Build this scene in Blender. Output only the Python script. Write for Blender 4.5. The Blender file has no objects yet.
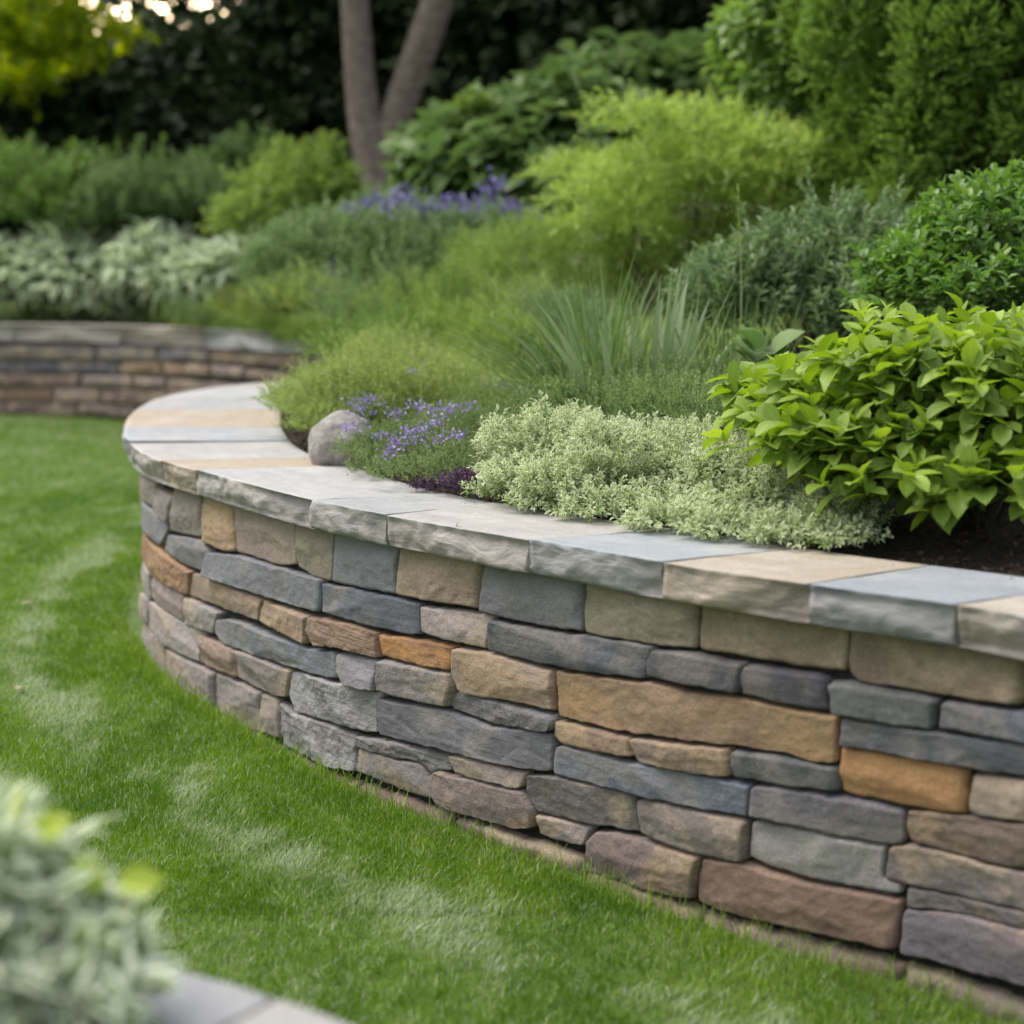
import bpy, bmesh, math, random
import numpy as np
from mathutils import Vector, noise
rng = np.random.default_rng(7); random.seed(7)
R = math.radians
# ---------------------------------------------------------------- camera, sky, sun, exposure
scene = bpy.context.scene
COL = scene.collection
CAM_H, FPX, PITCH = 1.07, 1600.0, math.atan((512 - 274) / 1600.0)
cam = bpy.data.objects.new('camera', bpy.data.cameras.new('camera')); COL.objects.link(cam)
cam.location = (0, 0, CAM_H); cam.rotation_euler = (math.pi / 2 - PITCH, 0, 0)
cam.data.sensor_width = 36; cam.data.lens = 36 * FPX / 1024
cam.data.clip_start = 0.05; cam.data.clip_end = 600
cam.data.dof.use_dof = True; cam.data.dof.focus_distance = 3.25; cam.data.dof.aperture_fstop = 2.35
cam.data.dof.aperture_blades = 0
scene.camera = cam
w = bpy.data.worlds.new('World'); scene.world = w; w.use_nodes = True
nt = w.node_tree; nt.nodes.clear()
SUN_EL, SUN_AZ = R(60), R(-72)          # azimuth from +Y (view direction) towards +X
out = nt.nodes.new('ShaderNodeOutputWorld'); bg = nt.nodes.new('ShaderNodeBackground')
sky = nt.nodes.new('ShaderNodeTexSky'); sky.sky_type = 'NISHITA'; sky.sun_disc = False
sky.sun_elevation = SUN_EL; sky.sun_rotation = SUN_AZ; sky.air_density = 1.2; sky.dust_density = 4.0; sky.ozone_density = .8
bg.inputs[1].default_value = 0.12
hsk = nt.nodes.new('ShaderNodeHueSaturation'); hsk.inputs['Saturation'].default_value = .45   # thin even cloud
nt.links.new(sky.outputs[0], hsk.inputs['Color']); nt.links.new(hsk.outputs[0], bg.inputs[0])
# warm glow of the low evening sky behind the wood
tc = nt.nodes.new('ShaderNodeTexCoord'); dot = nt.nodes.new('ShaderNodeVectorMath'); dot.operation = 'DOT_PRODUCT'
gd = Vector((-0.205, 1, .175)).normalized(); dot.inputs[1].default_value = gd
nt.links.new(tc.outputs['Generated'], dot.inputs[0])
mr = nt.nodes.new('ShaderNodeMapRange'); mr.interpolation_type = 'SMOOTHSTEP'
mr.inputs[1].default_value = math.cos(R(7)); mr.inputs[2].default_value = math.cos(R(.3)); mr.inputs[3].default_value = 0; mr.inputs[4].default_value = 1
nt.links.new(dot.outputs['Value'], mr.inputs[0])
gl = nt.nodes.new('ShaderNodeMath'); gl.operation = 'MULTIPLY'; gl.inputs[1].default_value = 15.0
nt.links.new(mr.outputs[0], gl.inputs[0])
bg2 = nt.nodes.new('ShaderNodeBackground'); bg2.inputs[0].default_value = (1, .74, .45, 1); nt.links.new(gl.outputs[0], bg2.inputs[1])
ad = nt.nodes.new('ShaderNodeAddShader'); nt.links.new(bg.outputs[0], ad.inputs[0]); nt.links.new(bg2.outputs[0], ad.inputs[1])
nt.links.new(ad.outputs[0], out.inputs[0])
sun = bpy.data.objects.new('sun', bpy.data.lights.new('sun', 'SUN')); COL.objects.link(sun)
sun.data.energy = 1.1; sun.data.angle = R(50); sun.data.color = (1, .95, .88)
sd = Vector((math.sin(SUN_AZ) * math.cos(SUN_EL), math.cos(SUN_AZ) * math.cos(SUN_EL), math.sin(SUN_EL)))
sun.rotation_euler = sd.to_track_quat('Z', 'Y').to_euler()
scene.view_settings.view_transform = 'Standard'; scene.view_settings.look = 'None'
scene.view_settings.exposure = 1.18; scene.view_settings.gamma = 1
scene.cycles.use_denoising = True
scene.cycles.max_bounces = 6; scene.cycles.diffuse_bounces = 3; scene.cycles.glossy_bounces = 2; scene.cycles.transmission_bounces = 4
scene.cycles.sample_clamp_indirect = 6
scene.cycles.use_adaptive_sampling = True; scene.cycles.adaptive_threshold = 0.02

# ---------------------------------------------------------------- helpers
def pt(px, py, d):
    'point at forward distance d (metres along +Y) on the line of sight of a photo position'
    x = (px - 512) / FPX; y = -(py - 512) / FPX
    v = Vector((x, math.cos(PITCH) + y * math.sin(PITCH), -math.sin(PITCH) + y * math.cos(PITCH)))
    k = d / v.y
    return Vector((v.x * k, d, CAM_H + v.z * k))
def tag(o, label=None, cat=None, group=None, kind=None):
    if label: o['label'] = label
    if cat: o['category'] = cat
    if group: o['group'] = group
    if kind: o['kind'] = kind
    return o
def empty(name, loc, label=None, cat=None, group=None):
    o = bpy.data.objects.new(name, None); COL.objects.link(o); o.location = loc; o.empty_display_size = .1
    return tag(o, label, cat, group)
def link(name, me, mat, parent=None, origin=None):
    o = bpy.data.objects.new(name, me); COL.objects.link(o)
    for m in (mat if isinstance(mat, (list, tuple)) else [mat]): me.materials.append(m)
    if parent is not None:
        o.parent = parent
        me.transform(__import__('mathutils').Matrix.Translation(-Vector(parent.location)))
    elif origin is not None:
        me.transform(__import__('mathutils').Matrix.Translation(-Vector(origin))); o.location = origin
    return o
def np_mesh(name, V, F, attrs=None, smooth=True):
    'V (n,3); F list of arrays of shape (m,k)'
    me = bpy.data.meshes.new(name)
    V = np.asarray(V, np.float32)
    me.vertices.add(len(V)); me.vertices.foreach_set('co', V.ravel())
    idx = np.concatenate([f.ravel() for f in F]).astype(np.int32)
    tot = np.concatenate([np.full(len(f), f.shape[1]) for f in F]).astype(np.int32)
    st = np.r_[0, np.cumsum(tot)[:-1]].astype(np.int32)
    me.loops.add(len(idx)); me.loops.foreach_set('vertex_index', idx)
    me.polygons.add(len(tot)); me.polygons.foreach_set('loop_start', st); me.polygons.foreach_set('loop_total', tot)
    if smooth: me.polygons.foreach_set('use_smooth', np.ones(len(tot), bool))
    for k, a in (attrs or {}).items():
        at = me.attributes.new(k, 'FLOAT', 'POINT'); at.data.foreach_set('value', np.asarray(a, np.float32))
    me.update(); me.validate()
    return me
def nrmz(a): return a / np.maximum(np.linalg.norm(a, axis=-1, keepdims=True), 1e-9)

# ---------------------------------------------------------------- materials
def newmat(name):
    m = bpy.data.materials.new(name); m.use_nodes = True
    n = m.node_tree.nodes; b = n['Principled BSDF']; return m, n, m.node_tree.links, b
def mixc(n, l, fac, a, b, blend='MIX'):
    x = n.new('ShaderNodeMix'); x.data_type = 'RGBA'; x.blend_type = blend
    for s, v in ((x.inputs[0], fac), (x.inputs[6], a), (x.inputs[7], b)):
        if isinstance(v, bpy.types.NodeSocket): l.new(v, s)
        elif isinstance(v, (int, float)): s.default_value = v
        else: s.default_value = (*v, 1)
    return x.outputs[2]
def rampf(n, l, src, a, b):
    x = n.new('ShaderNodeMapRange'); x.inputs[1].default_value = a; x.inputs[2].default_value = b
    x.interpolation_type = 'SMOOTHSTEP'
    l.new(src, x.inputs[0]); return x.outputs[0]
def mth(n, l, op, a, b=None):
    x = n.new('ShaderNodeMath'); x.operation = op
    for s, v in ((x.inputs[0], a), (x.inputs[1], b)):
        if v is None: continue
        if isinstance(v, bpy.types.NodeSocket): l.new(v, s)
        else: s.default_value = v
    return x.outputs[0]
def nz(n, l, vec, scale, detail=4, rough=.55, dist=0):
    x = n.new('ShaderNodeTexNoise'); x.inputs['Scale'].default_value = scale; x.inputs['Detail'].default_value = detail
    x.inputs['Roughness'].default_value = rough; x.inputs['Distortion'].default_value = dist
    l.new(vec, x.inputs['Vector']); return x.outputs[0]
def stone_mat(name, accent, acc_amt=.5, acc_scale=6, stria=.4, rough_bump=.5, vein=.35, stretch=(1, 1, 1), moss_bounce=0.0):
    m, n, l, b = newmat(name)
    oi = n.new('ShaderNodeObjectInfo'); g = n.new('ShaderNodeTexCoord'); uv = n.new('ShaderNodeUVMap')
    off = n.new('ShaderNodeVectorMath'); off.operation = 'SCALE'; off.inputs[0].default_value = (37, 51, 29); l.new(oi.outputs['Random'], off.inputs['Scale'])
    add = n.new('ShaderNodeVectorMath'); l.new(uv.outputs[0], add.inputs[0]); l.new(off.outputs[0], add.inputs[1])
    v = add.outputs[0]
    base = oi.outputs['Color']
    mp = n.new('ShaderNodeMapping'); mp.inputs['Scale'].default_value = stretch; l.new(v, mp.inputs[0])
    big = nz(n, l, mp.outputs[0], acc_scale, 5, .6, .6)
    col = mixc(n, l, mth(n, l, 'MULTIPLY', rampf(n, l, big, .45, .62), acc_amt), base, accent)
    # tone mottling
    mo = nz(n, l, v, 22, 6, .65)
    hv = n.new('ShaderNodeHueSaturation'); l.new(col, hv.inputs['Color'])
    l.new(mth(n, l, 'ADD', mth(n, l, 'MULTIPLY', mo, .75), .63), hv.inputs['Value']); col = hv.outputs[0]
    # layered bedding along the stone
    ms = n.new('ShaderNodeMapping'); ms.inputs['Scale'].default_value = (5, 90, 5); ms.inputs['Rotation'].default_value = (0, 0, .05); l.new(v, ms.inputs[0])
    st = nz(n, l, ms.outputs[0], 1, 5, .6, .4)
    col = mixc(n, l, mth(n, l, 'MULTIPLY', rampf(n, l, st, .52, .70), stria * .55), col, mixc(n, l, .55, col, (.05, .048, .045)))
    # pale scuffs and veins
    mv = n.new('ShaderNodeMapping'); mv.inputs['Scale'].default_value = (1.0, .6, 1); mv.inputs['Rotation'].default_value = (0, 0, .9); l.new(v, mv.inputs[0])
    vn = nz(n, l, mv.outputs[0], 14, 2, .5, 1.2)
    ve = mth(n, l, 'SUBTRACT', 1.0, rampf(n, l, mth(n, l, 'ABSOLUTE', mth(n, l, 'SUBTRACT', vn, .5)), 0.004, .02))
    vm = rampf(n, l, nz(n, l, v, 9, 2), .53, .66)
    col = mixc(n, l, mth(n, l, 'MULTIPLY', mth(n, l, 'MULTIPLY', ve, vm), vein*.22), col, (.52, .52, .5))
    # fine grain
    gr = nz(n, l, v, 320, 3, .7)
    col = mixc(n, l, .35, col, mixc(n, l, rampf(n, l, gr, .3, .7), (.12, .12, .12), (.88, .88, .86)), 'OVERLAY')
    if moss_bounce:
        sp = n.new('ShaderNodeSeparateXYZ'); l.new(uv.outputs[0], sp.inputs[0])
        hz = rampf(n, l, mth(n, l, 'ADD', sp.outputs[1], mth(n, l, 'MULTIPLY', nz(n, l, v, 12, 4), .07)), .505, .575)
        col = mixc(n, l, mth(n, l, 'MULTIPLY', hz, moss_bounce), col, (.085, .105, .03))  # green bounce light under the cap, painted in along with the moss
    l.new(col, b.inputs['Base Color'])
    b.inputs['Roughness'].default_value = .78; b.inputs['Specular IOR Level'].default_value = .3
    h = mth(n, l, 'ADD', mth(n, l, 'MULTIPLY', nz(n, l, v, 45, 8, .68), 1.0), mth(n, l, 'MULTIPLY', st, stria))
    vo = n.new('ShaderNodeTexVoronoi'); vo.feature = 'F1'; vo.distance = 'CHEBYCHEV'; vo.inputs['Scale'].default_value = 1
    mvo = n.new('ShaderNodeMapping'); mvo.inputs['Scale'].default_value = (16, 34, 16); mvo.inputs['Rotation'].default_value = (0, 0, .25)
    wv = n.new('ShaderNodeVectorMath'); l.new(v, wv.inputs[0]); nw = n.new('ShaderNodeTexNoise'); nw.inputs['Scale'].default_value = 30; nw.inputs['Detail'].default_value = 3; l.new(v, nw.inputs['Vector'])
    sc_ = n.new('ShaderNodeVectorMath'); sc_.operation = 'SCALE'; sc_.inputs['Scale'].default_value = .05; l.new(nw.outputs['Color'], sc_.inputs[0]); l.new(sc_.outputs[0], wv.inputs[1])
    l.new(wv.outputs[0], mvo.inputs[0]); l.new(mvo.outputs[0], vo.inputs['Vector'])
    sepc = n.new('ShaderNodeSeparateColor'); l.new(vo.outputs['Color'], sepc.inputs[0])
    h = mth(n, l, 'ADD', h, mth(n, l, 'MULTIPLY', sepc.outputs[0], .45))
    h = mth(n, l, 'ADD', h, mth(n, l, 'MULTIPLY', gr, .22))
    bp = n.new('ShaderNodeBump'); bp.inputs['Strength'].default_value = rough_bump; bp.inputs['Distance'].default_value = .010
    l.new(h, bp.inputs['Height']); l.new(bp.outputs[0], b.inputs['Normal'])
    return m
SM = {
 'taupe': stone_mat('stone_taupe', (.33, .26, .18), .7, 7, .25, .55, .5),
 'tan': stone_mat('stone_tan', (.33, .235, .14), .7, 7, .3, .55, .6),
 'slate': stone_mat('stone_slate', (.25, .225, .19), .5, 6, .55, .45, .55),
 'rust': stone_mat('stone_rust', (.31, .19, .10), .85, 9, .25, .55, .2),
 'wood': stone_mat('stone_layered_brown', (.28, .19, .12), .6, 6, 1.3, .8, .2),
 'rustband': stone_mat('stone_rust_band', (.40, .21, .08), .85, 5, .6, .5, .1, (1.2, 6, 1)),
 'ochre': stone_mat('stone_ochre_stain', (.34, .22, .10), .65, 4, .2, .4, .9, (1, 2, 1)),
 'ochre2': stone_mat('stone_reddish', (.28, .19, .13), .7, 6, .3, .45, .2, (1, 2, 1)),
 'orange': stone_mat('stone_orange', (.34, .20, .09), .8, 5, .15, .4, .1),
 'rough': stone_mat('stone_rough', (.42, .42, .40), .5, 10, .6, .95, .5),
 'pale': stone_mat('stone_pale', (.34, .33, .28), .5, 7, .15, .4, .4),
 'purple': stone_mat('stone_purple', (.30, .20, .15), .6, 4, .2, .35, .2, (1, 2.5, 1)),
}
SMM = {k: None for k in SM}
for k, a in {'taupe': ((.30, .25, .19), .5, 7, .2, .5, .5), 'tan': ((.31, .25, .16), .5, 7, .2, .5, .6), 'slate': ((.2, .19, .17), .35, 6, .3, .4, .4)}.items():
    SMM[k] = stone_mat('stone_moss_bounce_' + k, *a, moss_bounce=.25)  # top course versions, with the painted green bounce light
def cap_mat():
    m, n, l, b = newmat('cap_flagstone')
    oi = n.new('ShaderNodeObjectInfo'); uv = n.new('ShaderNodeUVMap')
    off = n.new('ShaderNodeVectorMath'); off.operation = 'SCALE'; off.inputs[0].default_value = (17, 31, 29); l.new(oi.outputs['Random'], off.inputs['Scale'])
    add = n.new('ShaderNodeVectorMath'); l.new(uv.outputs[0], add.inputs[0]); l.new(off.outputs[0], add.inputs[1]); v = add.outputs[0]
    mp = n.new('ShaderNodeMapping'); mp.inputs['Scale'].default_value = (5, 24, 5); mp.inputs['Rotation'].default_value = (0, 0, R(78)); l.new(v, mp.inputs[0])
    st = nz(n, l, mp.outputs[0], 1, 5, .6, .5); big = nz(n, l, v, 5, 4, .6, .5)
    col = mixc(n, l, mth(n, l, 'MULTIPLY', rampf(n, l, big, .42, .68), .35), oi.outputs['Color'], (.44, .42, .385))
    pat = nz(n, l, v, 2.6, 3, .55, .8)
    col = mixc(n, l, mth(n, l, 'MULTIPLY', rampf(n, l, pat, .53, .62), .16), col, (.40, .31, .21))
    hv = n.new('ShaderNodeHueSaturation'); l.new(col, hv.inputs['Color'])
    l.new(mth(n, l, 'ADD', mth(n, l, 'MULTIPLY', st, .5), mth(n, l, 'ADD', mth(n, l, 'MULTIPLY', nz(n, l, v, 30, 6, .7), .45), .54)), hv.inputs['Value'])
    gr = nz(n, l, v, 300, 3, .7)
    col = mixc(n, l, .3, hv.outputs[0], mixc(n, l, rampf(n, l, gr, .3, .7), (.15, .15, .15), (.85, .85, .84)), 'OVERLAY')
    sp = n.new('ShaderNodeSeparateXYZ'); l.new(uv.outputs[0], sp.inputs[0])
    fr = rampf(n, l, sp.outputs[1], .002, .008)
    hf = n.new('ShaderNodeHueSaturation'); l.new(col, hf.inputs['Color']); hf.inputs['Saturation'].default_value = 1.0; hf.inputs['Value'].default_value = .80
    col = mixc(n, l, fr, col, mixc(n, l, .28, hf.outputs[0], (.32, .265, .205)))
    dk = rampf(n, l, nz(n, l, v, 60, 3, .5), .70, .76)
    col = mixc(n, l, mth(n, l, 'MULTIPLY', dk, .45), col, (.10, .095, .085))
    l.new(col, b.inputs['Base Color']); b.inputs['Roughness'].default_value = .62; b.inputs['Specular IOR Level'].default_value = .4
    h = mth(n, l, 'ADD', nz(n, l, v, 60, 8, .7), mth(n, l, 'MULTIPLY', st, .5)); h = mth(n, l, 'MULTIPLY', h, mth(n, l, 'ADD', 1.0, mth(n, l, 'MULTIPLY', fr, 1.2)))
    mk = n.new('ShaderNodeMapping'); mk.inputs['Scale'].default_value = (11, 34, 11); l.new(v, mk.inputs[0])
    rg = mth(n, l, 'ABSOLUTE', mth(n, l, 'SUBTRACT', nz(n, l, mk.outputs[0], 1, 3, .5, .8), .5))
    h = mth(n, l, 'SUBTRACT', h, mth(n, l, 'MULTIPLY', mth(n, l, 'MULTIPLY', rg, fr), 7.0))
    bp = n.new('ShaderNodeBump'); bp.inputs['Strength'].default_value = .35; bp.inputs['Distance'].default_value = .004
    l.new(h, bp.inputs['Height']); l.new(bp.outputs[0], b.inputs['Normal'])
    return m
CAPM = cap_mat()
def dirt_mat(name, c1, c2, scale, bump=1.0, dist=.02):
    m, n, l, b = newmat(name); g = n.new('ShaderNodeTexCoord')
    a = nz(n, l, g.outputs['Object'], scale, 8, .7)
    l.new(mixc(n, l, rampf(n, l, a, .35, .65), c1, c2), b.inputs['Base Color']); b.inputs['Roughness'].default_value = .95
    bp = n.new('ShaderNodeBump'); bp.inputs['Strength'].default_value = bump; bp.inputs['Distance'].default_value = dist
    l.new(a, bp.inputs['Height']); l.new(bp.outputs[0], b.inputs['Normal']); return m
SOIL = dirt_mat('garden_soil', (.022, .016, .012), (.07, .052, .038), 70)
MORTAR = dirt_mat('dark_joint', (.012, .011, .010), (.035, .03, .026), 60)
TURF = dirt_mat('turf_base', (.05, .095, .015), (.11, .17, .035), 30, .6)
BARK = dirt_mat('bark', (.17, .125, .10), (.30, .235, .195), 14, 1, .03)
TWIG = dirt_mat('twig', (.05, .045, .025), (.09, .085, .05), 40)
BOULDER = dirt_mat('boulder', (.22, .205, .18), (.37, .345, .31), 45, .9, .010)
def leaf_mat(name, dark, light, edge=None, e0=.45, e1=.75, rough=.45, trans=.28, spec=.22, mid=0, bytint=False):
    m, n, l, b = newmat(name)
    t = n.new('ShaderNodeAttribute'); t.attribute_name = 'tint'
    col = mixc(n, l, t.outputs['Fac'], dark, light)
    if edge:
        e = n.new('ShaderNodeAttribute'); e.attribute_name = 'edge'
        fe = rampf(n, l, e.outputs['Fac'], e0, e1)
        if bytint: fe = mth(n, l, 'MULTIPLY', fe, rampf(n, l, t.outputs['Fac'], .12, .55))
        col = mixc(n, l, fe, col, edge)
    if mid:
        e = n.new('ShaderNodeAttribute'); e.attribute_name = 'edge'
        col = mixc(n, l, mth(n, l, 'MULTIPLY', mth(n, l, 'SUBTRACT', 1.0, rampf(n, l, e.outputs['Fac'], 0, .14)), mid), col, (.34, .46, .13))
    l.new(col, b.inputs['Base Color']); b.inputs['Roughness'].default_value = rough; b.inputs['Specular IOR Level'].default_value = spec
    tr = n.new('ShaderNodeBsdfTranslucent'); hs = n.new('ShaderNodeHueSaturation'); hs.inputs['Value'].default_value = 1.25; hs.inputs['Saturation'].default_value = 1.15
    l.new(col, hs.inputs['Color']); l.new(hs.outputs[0], tr.inputs[0])
    mx = n.new('ShaderNodeMixShader'); mx.inputs[0].default_value = trans
    l.new(b.outputs[0], mx.inputs[1]); l.new(tr.outputs[0], mx.inputs[2]); l.new(mx.outputs[0], n['Material Output'].inputs[0])
    return m
def flat_mat(name, c, rough=.6):
    m, n, l, b = newmat(name); b.inputs['Base Color'].default_value = (*c, 1); b.inputs['Roughness'].default_value = rough; return m

# ---------------------------------------------------------------- plan of the walls
H_CAP, CAP_T = .596, .063
OUT = [(2.6,-1.2),(1.9,.1),(1.30,1.05),(1.05,1.58),(0.84,1.964),(0.778,2.071),(0.711,2.170),(0.639,2.260),(0.441,2.420),(0.24,2.603),(0.029,2.833),(-0.251,3.133),(-0.44,3.370),(-0.775,3.884),(-0.915,4.11),(-1.037,4.37),(-1.152,4.715),(-1.285,5.313),(-1.36,5.90),(-1.366,6.389),(-1.282,6.83),(-1.13,7.13),(-0.9,7.35),(-0.6,7.6),(-0.42,8.0)]
OUT0 = OUT[2:]          # the run whose stones are listed
INN = [(2.9,-1.0),(2.2,.3),(1.6,1.25),(1.30,1.85),(0.973,2.286),(0.807,2.479),(0.574,2.678),(0.348,2.922),(0.096,3.159),(-0.068,3.359),(-0.158,3.485),(-0.315,3.786),(-0.423,4.031),(-0.511,4.189),(-0.612,4.489),(-0.703,4.899),(-0.785,5.427),(-0.845,5.939),(-0.84,6.389),(-.78,6.65),(-.62,6.93),(-.35,7.25),(-.08,7.7),(-.02,8.02)]
FARO = [(-0.42,8.02),(-0.5,8.7),(-0.8,9.35),(-1.149,9.868),(-1.42,10.36),(-1.80,10.87),(-2.35,11.45),(-3.085,11.98),(-3.957,12.38),(-5.2,12.75),(-7.5,13.0)]
def cr(pts, n=40):
    p = np.array(pts, float); p = np.vstack([2*p[0]-p[1], p, 2*p[-1]-p[-2]]); o = []
    for i in range(1, len(p)-2):
        p0, p1, p2, p3 = p[i-1:i+3]
        d01 = max(np.linalg.norm(p1-p0), 1e-9)**.5; d12 = np.linalg.norm(p2-p1)**.5; d23 = max(np.linalg.norm(p3-p2), 1e-9)**.5
        t0 = 0; t1 = d01; t2 = t1+d12; t3 = t2+d23
        for t in np.linspace(t1, t2, n, endpoint=False):
            a1 = (t1-t)/(t1-t0)*p0+(t-t0)/(t1-t0)*p1; a2 = (t2-t)/(t2-t1)*p1+(t-t1)/(t2-t1)*p2; a3 = (t3-t)/(t3-t2)*p2+(t-t2)/(t3-t2)*p3
            b1 = (t2-t)/(t2-t0)*a1+(t-t0)/(t2-t0)*a2; b2 = (t3-t)/(t3-t1)*a2+(t-t1)/(t3-t1)*a3
            o.append((t2-t)/(t2-t1)*b1+(t-t1)/(t2-t1)*b2)
    o.append(p[-2]); return np.array(o)
class Curve:
    def __init__(s, ctrl, step=.01, sm=60):
        c = cr(ctrl); L = np.r_[0, np.cumsum(np.linalg.norm(np.diff(c, axis=0), axis=1))]
        n = int(L[-1]/step); s.u = np.linspace(0, L[-1], n); s.L = L[-1]
        c = np.stack([np.interp(s.u, L, c[:, k]) for k in (0, 1)], 1)
        for _ in range(sm): c[1:-1] = (c[:-2]+2*c[1:-1]+c[2:])/4
        t = np.gradient(c, axis=0); t /= np.linalg.norm(t, axis=1)[:, None]
        s.c = c; s.n = np.stack([-t[:, 1], t[:, 0]], 1)
        for _ in range(10): s.n[1:-1] = (s.n[:-2]+2*s.n[1:-1]+s.n[2:])/4
    def at(s, u, h=0.0):
        u = np.asarray(u, float); p = np.stack([np.interp(u, s.u, s.c[:, k]) for k in (0, 1)], -1)
        n = nrmz(np.stack([np.interp(u, s.u, s.n[:, k]) for k in (0, 1)], -1))
        e = np.where(u < 0, u, np.where(u > s.L, u - s.L, 0))
        return p + n * np.asarray(h)[..., None] + e[..., None] * np.stack([n[..., 1], -n[..., 0]], -1)
    def near(s, p): return s.u[np.argmin(np.linalg.norm(s.c - np.array(p), axis=1))]
CO = Curve(OUT0); CI = Curve(INN); CF = Curve(FARO); CFULL = Curve(OUT)
BED = [tuple(p) for p in CFULL.c[::6]] + [tuple(p) for p in CF.c[::8]] + [(-60, 13.2), (-60, 90), (60, 90), (60, -1.2)]
def in_poly(P, poly):
    x, y = P[:, 0], P[:, 1]; r = np.zeros(len(P), bool); q = np.array(poly); a = q; b = np.roll(q, -1, 0)
    for (x0, y0), (x1, y1) in zip(a, b):
        if y0 == y1: continue
        c = ((y0 > y) != (y1 > y)) & (x < (x1-x0)*(y-y0)/(y1-y0)+x0); r ^= c
    return r
EDGE = np.vstack([CI.c[::5], CF.c[::5] - .33*CF.n[::5]])
INNER_POLY = [tuple(q) for q in CI.c[::6]]+[tuple(q) for q in (CF.c-.36*CF.n)[::8]]+[(-60, 13.6), (-60, 90), (60, 90), (60, -1.2)]
def bed_z(P):
    P = np.atleast_2d(P)[:, :2]; o = np.empty(len(P))
    for i in range(0, len(P), 4000):
        d = np.sqrt(((P[i:i+4000, None, :]-EDGE[None])**2).sum(-1).min(1))
        d = np.where(in_poly(P[i:i+4000], INNER_POLY), d, -.35*0)
        o[i:i+4000] = .562 + .24*(1-np.exp(-d/2.2)) + .018*np.minimum(d, 14)
    return o
def bz(x, y): return float(bed_z(np.array([[x, y]]))[0])

# ---------------------------------------------------------------- ground
S = 300
me = np_mesh('lawn', [(-S, -S, -.012), (S, -S, -.012), (S, S, -.012), (-S, S, -.012)], [np.array([[0, 1, 2, 3]])])
lawn = link('lawn', me, TURF); tag(lawn, kind='structure')
def soil_sheet(name, xs, ys, poly, zf):
    X, Y = np.meshgrid(xs, ys); P = np.stack([X.ravel(), Y.ravel()], 1)
    z = zf(P); ins = in_poly(P, poly); nx, ny = len(xs), len(ys)
    i = np.arange((ny-1)*nx).reshape(ny-1, nx)[:, :-1].ravel()
    q = np.stack([i, i+1, i+nx+1, i+nx], 1); q = q[ins[q].all(1)]
    return np_mesh(name, np.column_stack([P, z]), [q])
mid = [tuple(p) for p in (CFULL.c - .12*CFULL.n)[::6]] + [tuple(p) for p in (CF.c - .15*CF.n)[::8]] + [(-60, 13.4), (-60, 90), (60, 90), (60, -1.2)]
xs = np.r_[-60, -40, -25, -15, np.arange(-9, 5, .07), 8, 15, 30, 60]; ys = np.r_[np.arange(-1, 15, .07), 17, 20, 25, 35, 60, 90]
def soilz(P):
    return bed_z(P) + .010*np.sin(P[:, 0]*31+P[:, 1]*17)*np.sin(P[:, 1]*27-P[:, 0]*9)
bed = link('soil', soil_sheet('soil', xs, ys, mid, soilz), SOIL); tag(bed, kind='structure')

# ---------------------------------------------------------------- stones
def lin(rgb, k=1.0):
    g = sum(rgb)/3; rgb = [(g+(v-g)*.75)*m_ for v, m_ in zip(rgb, (1.015, .975, .985))]
    return tuple(min(.85, k*((v/255+.055)/1.055)**2.4) for v in rgb)
STK = .90
def nrv(a, b, c): return noise.noise(Vector((a, b, c)))
def contour(poly, seed, rnd=.0042, wob=.0028, step=.006):
    q = np.array(poly, float); o = []
    for a, b in zip(q, np.roll(q, -1, 0)):
        n = max(1, int(np.linalg.norm(b-a)/step)); o += [a+(b-a)*k/n for k in range(n)]
    o = np.array(o); corners = o.copy(); it = max(1, int((rnd/step)**2*3))
    for _ in range(it): o = (np.roll(o, 1, 0)+2*o+np.roll(o, -1, 0))/4
    d = np.array([[nrv(p[0]*28, p[1]*28, seed)+.6*nrv(p[0]*80, p[1]*80, seed+3), nrv(p[0]*28, p[1]*28, seed+9)+.6*nrv(p[0]*80, p[1]*80, seed+5)] for p in o])
    return o+wob*d
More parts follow.
